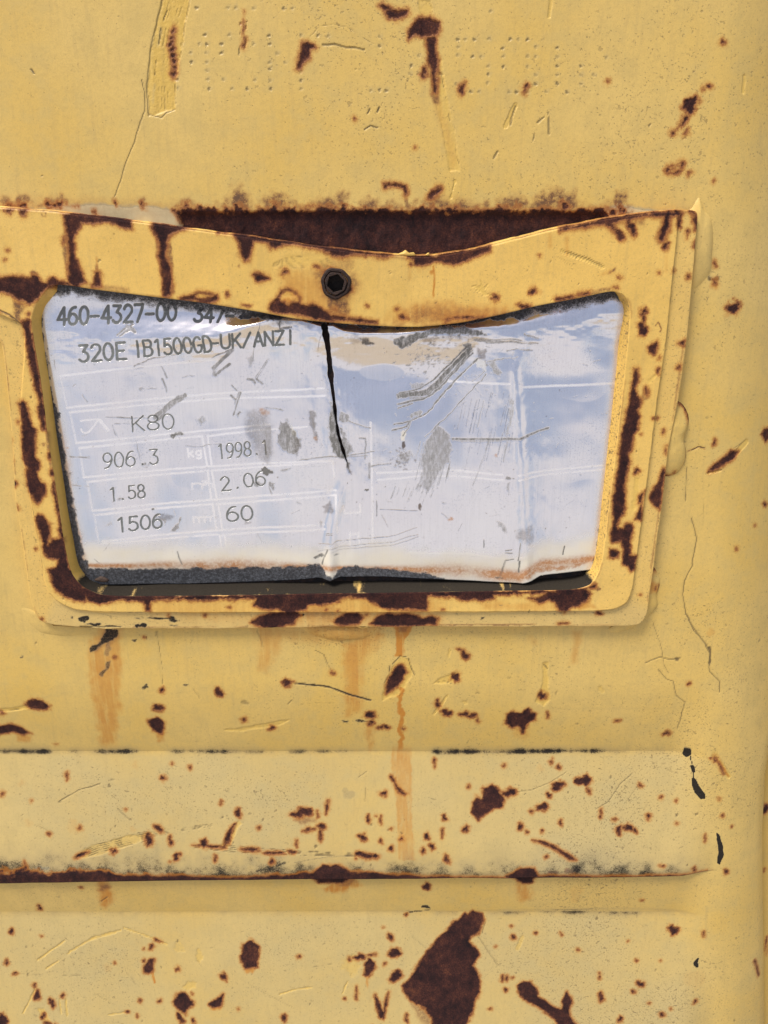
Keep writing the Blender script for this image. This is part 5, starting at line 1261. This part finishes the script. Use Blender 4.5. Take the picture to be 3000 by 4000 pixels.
for p_ in ([(1050,1245),(1180,1240),(1230,1215),(1659,1180)], [(1050,1310),(1180,1290),(1240,1270),(1659,1235)], [(1180,1320),(1250,1295),(1659,1262)]): S.line('fin', 'd5', p_, .12, k=.8)
for p_ in ([(0,960),(250,945),(350,925),(540,858)], [(0,1018),(330,990),(440,945),(550,925)], [(0,1045),(330,1020),(560,940)], [(770,720),(830,770)], [(550,698),(200,685)], [(215,740),(275,850)]): S.line('fin', 'd6', p_, .12, k=.7)
Q('scf', 'd5', [(1010,1370),(1080,1330),(1095,1350),(1040,1375)], .9, .2); S.ell('scf', 'd5', 1222, 1338, 30, 10, k=.7); S.line('scf', 'd5', [(1135,1300),(1100,1380),(1085,1430)], .5, k=.9)
# right half
Q('scf', 'd3', [(330,290),(480,250),(650,210),(800,182),(1000,182),(1150,215),(1192,262),(1100,272),(900,252),(700,255),(560,295),(480,355),(400,382),(340,342)], .95, .3)
Q('brn', 'd3', [(560,290),(700,255),(900,255),(1150,270),(1180,300),(900,290),(700,300),(600,340)], .6, .5); Q('brn', 'd3', [(20,290),(90,295),(150,335),(100,360),(30,345)], 1., .3); Q('scf', 'd3', [(20,290),(90,295),(150,335),(100,360),(30,345)], .8, .4); S.ell('brn', 'd3', -20, 300, 60, 40, k=.4, soft=.6)
band = [([(1025,345),(820,560),(700,680),(580,755),(480,785),(385,800)], .55), ([(1035,385),(860,570),(730,715),(640,790),(500,812),(370,826)], 1.3), ([(1045,410),(890,590),(740,740),(650,812),(500,832),(365,848)], .5), ([(1060,430),(800,705),(700,800),(600,858),(490,880),(360,908)], .6), ([(1060,400),(900,600),(760,760),(660,835),(480,855)], .35), ([(500,900),(365,944)], .5),
        ([(1110,475),(900,680),(760,840),(680,940),(600,1010),(480,1058),(335,1092)], .6), ([(1185,625),(1020,800),(860,980),(740,1090),(620,1200)], .35), ([(1170,600),(1060,690)], .3), ([(480,1060),(450,1110),(320,1140)], .7), ([(490,1065),(470,1120),(415,1190)], .4)]
for p_, wd in band: S.line('scf', 'd3', p_, wd, k=.95, soft=.18, amp=.15, brk=.15)
Q('scf', 'd3', [(480,720),(580,700),(640,720),(560,760),(480,770)], .7, .3); Q('scf', 'd3', [(460,1020),(520,965),(600,965),(580,1000),(480,1035)], .8, .3); Q('scf', 'd3', [(960,350),(1010,325),(1042,340),(1040,380),(980,400)], .9, .3)
Q('scf', 'd3', [(1200,530),(1260,490),(1330,610),(1290,630),(1240,600)], .75, .4); Q('brn', 'd3', [(1110,380),(1180,400),(1190,540),(1150,480),(1110,470)], .7, .3); Q('crm', 'd3', [(1080,480),(1180,490),(1190,600),(1100,560)], .5)
for p_ in ([(1040,300),(1250,300),(1450,300),(1659,340)], [(1060,310),(1200,325),(1400,320),(1600,345)], [(1200,510),(1300,485),(1470,465)], [(1380,400),(1480,390),(1600,405)], [(1530,260),(1659,285)], [(1040,290),(1200,310),(1500,330)]): S.line('scf', 'd3', p_, .5, k=.75, brk=.25, amp=.25)
r = np.random.default_rng(77)
for k_ in range(90):
    x, y = r.normal(650, 110), r.normal(500, 95)
    S.ell('scf', 'd3', x, y, r.uniform(6, 22), r.uniform(3, 8), r.uniform(-60, 10), k=.85, amp=.1)
for k_ in range(70):
    x, y = r.normal(860, 190), r.normal(700, 90)
    S.ell('scf', 'd3', x, y, r.uniform(4, 14), r.uniform(2, 5), r.uniform(0, 50), k=.7, amp=.08)
for k_ in range(40):
    x, y = r.normal(860, 180), r.normal(330, 40)
    S.ell('brn', 'd3', x, y, r.uniform(5, 16), r.uniform(3, 7), r.uniform(-50, 50), k=.8, amp=.1)
S.line('scf', 'd3', [(870,1222),(1100,1222),(1480,1215),(1560,1190),(1659,1150),(1760,1120)], .75, k=.9, soft=.2); S.line('scf', 'd3', [(870,1240),(1100,1245),(1440,1225)], .4, k=.6, brk=.2)
Q('scf', 'd3', [(730,1115),(800,1130),(850,1190),(862,1300),(845,1440),(590,1440),(620,1300),(640,1220),(700,1140)], .75, .3); Q('scf', 'd6', [(590,180),(850,180),(810,260),(760,340),(700,450),(640,510),(590,500),(585,380)], .7, .5)
for k_ in range(46):
    x = r.uniform(560, 860); y = r.uniform(40, 330); L = r.uniform(60, 260)
    S.line('scf', 'd6', [(x, y), (x - L * .25, y + L)], r.uniform(.12, .3), k=r.uniform(.6, 1.), brk=.2)
for k_ in range(26):
    x = r.uniform(330, 700); y = r.uniform(400, 520); L = r.uniform(40, 140)
    S.line('scf', 'd6', [(x, y), (x - L * .35, y + L)], r.uniform(.12, .3), k=r.uniform(.5, .9), brk=.2)
for k_ in range(30):
    x = r.uniform(950, 1440); y = r.uniform(760, 1300); L = r.uniform(80, 260)
    S.line('fin', 'd3', [(x, y), (x - L * .22, y + L)], r.uniform(.12, .25), k=r.uniform(.5, 1.), brk=.15)
Q('scf', 'd3', [(1410,825),(1440,870),(1430,1000),(1380,1200),(1350,1250),(1390,1050),(1400,900)], .65, .3); S.line('scf', 'd3', [(1380,1200),(1340,1422)], .4, k=.7); S.line('scf', 'd3', [(1160,870),(1100,1115)], .3, k=.7); S.line('scf', 'd6', [(1215,30),(1140,250),(1060,460)], .6, k=.5, brk=.3)
Q('brn', 'd6', [(405,60),(430,55),(432,110),(412,130),(400,100)], 1.5, .2, .15); Q('crm', 'd6', [(390,-30),(440,-40),(440,60),(395,60)], .9, .3)
for k_ in range(60):
    S.ell('brn' if r.random() < .5 else 'scf', 'd6', r.normal(390, 50), r.normal(220, 60), r.uniform(4, 14), r.uniform(3, 8), r.uniform(-60, 60), k=.8, amp=.1)
Q('scf', 'd6', [(380,180),(480,140),(520,190),(460,240),(390,260)], .7, .6); Q('brn', 'd6', [(555,640),(572,625),(588,660),(575,700),(555,680)], 1.3, .15, .1); S.ell('orn', 'd6', 852, 775, 22, 16, k=1.); S.ell('scf', 'd6', 795, 628, 16, 10, k=.8); S.ell('orn', 'd6', 1270, 182, 12, 10, k=.7); S.ell('scf', 'd6', 78, 505, 20, 14, k=1.3, soft=.2)
Q('scf', 'd6', [(1270,780),(1300,790),(1360,830),(1380,920),(1350,900),(1290,840)], .7, .4); Q('scf', 'd6', [(1340,390),(1440,385),(1440,400),(1350,402)], .9, .15); Q('scf', 'd6', [(1365,430),(1400,425),(1400,540),(1375,560)], .7, .3); S.line('scf', 'd6', [(170,610),(170,745)], .4, k=.8); S.line('scf', 'd6', [(100,260),(105,400)], .6, k=.7); S.line('scf', 'd6', [(110,290),(280,262)], .4, k=.7)
S.line('scf', 'd8', [(545,280),(525,440)], .35); S.line('scf', 'd8', [(415,440),(360,600)], .7, k=.7); S.line('scf', 'd8', [(410,445),(485,428)], .35); S.line('scf', 'd8', [(540,445),(530,545)], .55); S.line('scf', 'd8', [(960,320),(945,390)], .5); S.ell('scf', 'd8', 350, 608, 36, 8, k=.9); S.line('scf', 'd8', [(415,350),(470,342)], .3); S.line('scf', 'd8', [(415,370),(470,375)], .3); S.line('scf', 'd8', [(213,255),(213,325)], .35); S.ell('brn', 'd8', 600, 200, 100, 60, k=.45, soft=.8)
# left half
for p_, wd in (([(60,590),(120,560),(250,512)], .5), ([(70,690),(120,640),(250,520)], 1.1), ([(90,760),(140,715),(220,650)], .8), ([(580,600),(520,690),(460,775)], .3), ([(590,605),(475,785)], .3), ([(390,790),(440,800),(460,830)], .8), ([(470,790),(525,838)], .6), ([(325,915),(290,1020),(258,1125)], .5), ([(310,910),(270,1020)], .3), ([(460,420),(435,620)], .3), ([(235,945),(275,985)], .7), ([(500,340),(525,210)], .3),
              ([(800,300),(700,320),(690,270),(710,230)], .7), ([(240,850),(290,900)], .4), ([(550,1055),(650,1060),(720,1080)], .5)): S.line('scf', 'd2', p_, wd, k=.85, brk=.15)
Q('scf', 'd2', [(380,600),(440,560),(430,700),(400,680)], .6, .4); Q('scf', 'd2', [(60,680),(90,690),(90,750),(70,760)], .7, .3); Q('scf', 'd2', [(270,1130),(310,1080),(340,1100),(300,1140)], .9, .3); Q('scf', 'd2', [(640,230),(740,200),(860,210),(870,240),(760,260),(680,290)], .5, .5); Q('brn', 'd2', [(620,240),(900,230),(1060,290),(1000,310),(780,280),(600,300)], .42, .8)
for p_, wd in (([(730,490),(800,440),(880,400)], .6), ([(760,500),(860,430)], .7), ([(820,410),(890,460)], 1.), ([(880,790),(960,745),(1060,710),(1290,680)], .4), ([(880,780),(970,765)], .3), ([(1130,790),(1180,890)], .5), ([(945,1000),(1095,995)], .35), ([(680,1252),(780,1258),(870,1268),(1000,1270)], .45), ([(1070,1270),(1180,1160),(1290,1085),(1350,1060)], 1.2), ([(1100,1290),(1200,1170),(1330,1095)], .8), ([(415,1050),(452,1110)], .35), ([(690,1340),(720,1422)], .3), ([(155,720),(165,805)], .35), ([(350,950),(330,970)], .3), ([(1320,890),(1430,880)], .35), ([(1140,900),(1180,1030)], .5)): S.line('scf', 'd1', p_, wd, k=.8, brk=.2, amp=.2)
Q('scf', 'd1', [(1250,1100),(1320,1050),(1360,1080),(1300,1110)], .9, .3); Q('scf', 'd1', [(1240,1410),(1300,1395),(1340,1420),(1250,1440)], .9, .3); Q('scf', 'd1', [(1460,1290),(1510,1260),(1540,1300),(1500,1330)], .7, .4); Q('scf', 'd1', [(925,985),(955,990),(950,1020),(925,1010)], .7, .3)
for p_ in ([(510,68),(620,75),(740,85),(850,78)], [(570,145),(640,300)], [(780,290),(825,480)], [(1240,340),(1310,350),(1400,348),(1440,330),(1560,325)], [(590,130),(725,130)], [(190,440),(360,430)], [(200,690),(290,702)], [(325,705),(358,705)], [(180,432),(365,445)], [(400,1380),(455,1420)]): S.line('scf', 'd4', p_, .3, k=.8, brk=.2)
Q('scf', 'd4', [(1100,240),(1140,215),(1210,240),(1150,260),(1110,270)], .95, .3); Q('scf', 'd4', [(1110,1130),(1170,1060),(1195,1010),(1180,1100),(1150,1140)], .8, .25); Q('brn', 'd4', [(950,990),(1080,970),(1150,990),(1060,1040),(1000,1030)], .6, .4); Q('scf', 'd4', [(1010,1020),(1070,1030),(1050,1080)], .8, .3); S.line('scf', 'd4', [(1165,1325),(1185,1390),(1210,1440)], .5, k=.8); S.ell('scf', 'd4', 550, 1055, 26, 22, k=.45); S.line('scf', 'd4', [(935,930),(940,928)], .6); S.ell('scf', 'd4', 860, 508, 15, 16, k=1.); S.ell('scf', 'd4', 635, 830, 18, 14, k=.9); S.ell('brn', 'd4', 885, 535, 10, 8, k=.8); S.ell('orn', 'd4', 150, 350, 14, 12, k=.7)
S.line('brn', 'd2', [(1080,380),(1060,440),(1050,520)], .5, k=.6, brk=.3)
Q('grm_shade', 'c4', [(250,1010),(500,1040),(1080,1085),(1100,1120),(900,1190),(640,1200),(420,1130)], .5, 1.6, 1.)  # bent bar's shade on the sheet, painted in as a soft dark film
Q('grm_shade', 'c4', [(770,1170),(810,1120),(900,1110),(1080,1090),(1110,1110),(1020,1140),(880,1175),(790,1185)], 1.2, .4)
for k_ in range(240):
    x, y = r.uniform(160, 2440), r.uniform(1310, 2200)
    S.ell('scf' if r.random() < .85 else 'brn', 'P', x, y, r.uniform(1., 3.4), r.uniform(1., 2.6), r.uniform(0, 90), k=r.uniform(.5, 1.), amp=.05, soft=.12)
for k_ in range(60):
    x, y = r.uniform(160, 2440), r.uniform(1310, 2200); L = r.uniform(8, 40); t_ = r.uniform(-1.2, 1.2)
    S.line('scf', 'P', [(x, y), (x + L * math.cos(t_), y + L * math.sin(t_))], .18, k=r.uniform(.3, .8))

# edge grime, rust bleed and lime, following the sheet's rim
x, y = PX.ravel(), PY.ravel()
nz = fbm(S.u * .5, S.v * .5, 4); nz2 = fbm(S.u * .15 + 5, S.v * .15, 3)
dl = x - I_(y, [1090,1130,1170,1240,1400,1620,1850,1900,2040,2180,2290], [245,175,155,150,172,214,250,256,276,312,330])
g_ = S.f['grm_shade']
low = sstep(1450, 1950, y)
g_[:] = np.maximum(g_, (1 - sstep(-8, 26 + 22 * low, dl + 22 * nz)) * 1.3)
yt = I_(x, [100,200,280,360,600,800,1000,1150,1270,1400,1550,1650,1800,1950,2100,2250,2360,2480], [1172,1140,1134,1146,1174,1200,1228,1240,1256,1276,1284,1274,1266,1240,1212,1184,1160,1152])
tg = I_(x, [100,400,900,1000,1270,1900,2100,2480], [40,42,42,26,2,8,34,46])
g_[:] = np.maximum(g_, (1 - sstep(-.3, 1.7, (y - yt + 18 * nz) / np.maximum(tg, 3))) * np.where((x > 1000) & (x < 2050), 1.2, .85))  # top-edge grime; mid-span black paints the shadowed gap under the bar
dr = I_(y, [1090,1150,1200,1350,1600,1850,2100,2180,2230], [2405,2440,2448,2436,2412,2384,2352,2336,2320]) - x
g_[:] = np.maximum(g_, (1 - sstep(-8, 30, dr + 20 * nz)) * 1.15)
S.f['crm'][:] = np.maximum(S.f['crm'], (1 - sstep(0, 60, dr)) * .55)
S.f['crm'][:] = np.maximum(S.f['crm'], (1 - sstep(0, 70, dl)) * .5)
S.f['orn'][:] = np.maximum(S.f['orn'], (1 - sstep(8, 46, dl + 20 * nz2)) * low * .8)
S.f['orn'][:] = np.maximum(S.f['orn'], (1 - sstep(6, 22, np.abs(dr - 16))) * .35)
yd = I_(x, [250,330,600,800,1000,1180,1250,1275,1300,1325,1345,1420,1560,1680,1730,1800,2350], [2195,2214,2222,2222,2218,2206,2200,2240,2250,2222,2206,2214,2226,2240,2262,2300,2300])
dd_ = y - yd + 12 * nz
g_[:] = np.maximum(g_, sstep(-18, 22, dd_) * 1.15)
yo = I_(x, [250,330,500,1000,1290,1600,1750,2030,2060,2110,2200,2340], [2175,2200,2205,2205,2212,2220,2222,2244,2220,2196,2190,2176])
osz = I_(x, [250,500,900,1250,1330,1600,1750,2000,2100,2300,2345], [10,14,34,16,14,18,34,30,26,20,14])
S.f['orn'][:] = np.maximum(S.f['orn'], np.exp(-((y - yo - 6) / (osz * .75)) ** 2) * np.clip(1. + .9 * nz2, 0, 1.5))
Q('orn', 'd8', [(590,600),(640,545),(700,485),(900,505),(1150,460),(1190,480),(1000,530),(800,545),(690,560),(640,600)], 1., .4)
S.f['crm'][:] = np.maximum(S.f['crm'], sstep(yo - 110, yo - 25, y + 30 * nz2) * .95)
g_[:] = np.where((x > 1980) & (x < 2200) & (y > 2200), np.minimum(g_, .3), g_)

# ---- plate material
N = NT('scuffed_aluminium')
eng, wln, scf, grm_shade, orn, crm, brn, fin = [N.attr(k) for k in QATTR]
nL = N.noise(.05, 3, .5, 2.); nM = N.noise(.3, 3, .6, 4.); nF = N.noise(1.3, 3, .6, 8.); nX = N.noise(4.2, 3, .6, 12.)
brush = N.noise(.9, 4, .65, 3., (3.2, .12, 1.))
col = N.mix(N.smooth(.3, .7, nL), (.86, .845, .87), (.90, .89, .90))
col = N.mix(N.mul(N.smooth(.42, .75, brush), .22), col, (.66, .655, .67))
spx = N.smooth(.56, .68, N.noise(2.2, 3, .65, 19.))
spx = N.mul(spx, N.smooth(.35, .7, N.noise(.09, 3, .6, 71.), .05, 1.))
col = N.mix(N.mul(spx, .36), col, (.38, .375, .39))
spw = N.smooth(.77, .81, N.noise(1.3, 1, .5, 29.))
col = N.mix(N.mul(spw, .7), col, (.92, .92, .94))
wl = N.mul(N.mul(wln, N.smooth(.18, .45, nM)), N.smooth(.2, .5, N.add(nF, .12)))
col = N.mix(N.mul(wl, .75), col, (.93, .91, .90))
cm = N.mul(crm, N.mad(nM, .6, .6))
col = N.mix(N.math('MULTIPLY', cm, .8, clamp=True), col, (.80, .74, .56))
om = N.math('MULTIPLY', orn, N.smooth(.18, .62, N.add(N.mul(nF, .6), N.mul(nX, .4))), clamp=True)
col = N.mix(N.math('MULTIPLY', N.mx(om, N.mul(orn, .5)), .9, clamp=True), col, N.mix(nF, (.62, .30, .09), (.34, .11, .03)))
em = N.mul(N.smooth(.25, .62, eng), N.smooth(.18, .36, N.noise(.45, 3, .6, 33.)))
ecol = N.mix(nF, (.07, .083, .08), (.21, .23, .22))
col = N.mix(N.mul(em, .93), col, ecol)
bmk = N.math('MULTIPLY', brn, N.smooth(.25, .55, N.add(N.mul(nF, .55), N.mul(nX, .45))), clamp=True)
col = N.mix(N.mul(bmk, .85), col, (.15, .10, .06))
stk = N.noise(1.6, 4, .65, 6., (1., .28, 1.))
sm = N.math('MULTIPLY', scf, N.smooth(.36, .62, N.add(N.mul(stk, .6), N.add(N.mul(nX, .4), N.mad(scf, .12, -.06)))), clamp=True)
sm = N.math('ADD', N.mul(N.mul(scf, scf), .42), N.mul(sm, .7), clamp=True)
col = N.mix(N.mul(sm, .92), col, N.mix(nF, (.05, .052, .05), (.18, .175, .155)))
col = N.mix(N.mul(fin, .6), col, (.16, .16, .17))
gmk = N.smooth(-.02, .4, N.sub(N.mul(grm_shade, 1.12), N.mad(nX, .75, N.mul(nF, .25))))
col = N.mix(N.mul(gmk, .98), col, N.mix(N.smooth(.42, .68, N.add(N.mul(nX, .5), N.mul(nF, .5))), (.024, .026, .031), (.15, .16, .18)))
dull = N.math('MAXIMUM', N.mx(gmk, N.mul(om, .9)), N.mx(N.mul(sm, .95), N.mul(em, .8)), clamp=True)
dull = N.math('MAXIMUM', dull, N.math('MULTIPLY', cm, .7, clamp=True), clamp=True)
dull = N.math('MAXIMUM', dull, N.mul(wl, .5), clamp=True)
metal = N.mixf(dull, .93, .08)
rough = N.mixf(dull, N.mad(nM, .10, N.mad(brush, .08, .08)), .72)
h = N.add(N.mul(nX, .02), N.mul(brush, .03))
h = N.sub(h, N.mul(em, .35)); h = N.sub(h, N.mul(sm, N.mad(nF, .3, .08))); h = N.add(h, N.mul(gmk, N.mul(nX, .5))); h = N.sub(h, N.mul(spx, .04)); h = N.add(h, N.mul(wl, .0)); h = N.sub(h, N.mul(fin, .3))
mat_plate = N.finish(col, rough, metal, h, .00018, .5)

# thickness: fold the rim of the grid down a little
def skirt(PU, PV, PW, A):
    # add the torn lips: two extra columns at the seam, one row at the bottom
    L = slice(0, NX); Rr = slice(NX, 2 * NX)
    gp = gap_(PY[:, NX - 1])
    lipL = PW[:, NX - 1:NX] - .9; lipR = PW[:, NX:NX + 1] - .9
    U = np.concatenate([PU[:, L], PU[:, NX - 1:NX], PU[:, NX:NX + 1], PU[:, Rr]], 1)
    V = np.concatenate([PV[:, L], PV[:, NX - 1:NX], PV[:, NX:NX + 1], PV[:, Rr]], 1)
    Wz = np.concatenate([PW[:, L], lipL, lipR, PW[:, Rr]], 1)
    A2 = {k: np.concatenate([q[:, L], q[:, NX - 1:NX], q[:, NX:NX + 1], q[:, Rr]], 1) for k, q in A.items()}
    U = np.vstack([U, U[-1:]]); V = np.vstack([V, V[-1:]]); Wz = np.vstack([Wz, Wz[-1:] - .55])
    A2 = {k: np.vstack([q, q[-1:]]) for k, q in A2.items()}
    return U, V, Wz, A2, gp
A = {k: q.reshape(PX.shape) for k, q in S.f.items()}
PW = PW - .03 * np.minimum(A['eng'], 1) - .02 * np.minimum(A['scf'], 1)
U, V, Wz, A2, gp = skirt(PU, PV, PW, A)
def cut(q, ids):
    # open the tear: drop the quads bridging the two halves where the gap is open
    nrow = ids.shape[0] - 1; ncol = ids.shape[1] - 1
    qq = q.reshape(nrow, ncol, 4)
    openrow = np.append(gp > .6, [False])
    mask = np.ones((nrow, ncol), bool)
    for i in range(nrow):
        if i < len(gp) and gp[i] > .6:
            mask[i, NX] = False
    return qq[mask]
closed_rows = gp <= .6
Wz[:-1][closed_rows, NX] = PW[closed_rows, NX - 1]; Wz[:-1][closed_rows, NX + 1] = PW[closed_rows, NX]
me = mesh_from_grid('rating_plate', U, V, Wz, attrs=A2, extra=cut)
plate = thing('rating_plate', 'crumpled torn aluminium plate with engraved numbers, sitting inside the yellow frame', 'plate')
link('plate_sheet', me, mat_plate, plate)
N = NT('brown_rivet'); mat_rv = N.finish(N.mix(N.noise(1.2), (.03, .018, .012), (.10, .06, .04)), .7, .1, N.noise(2.5), .0002)
bead('rivet', plate, 'c3', [(868,868),(900,845),(940,832),(980,850),(1003,872),(990,890),(940,890),(890,880)], .6, -.8, mat=mat_rv)
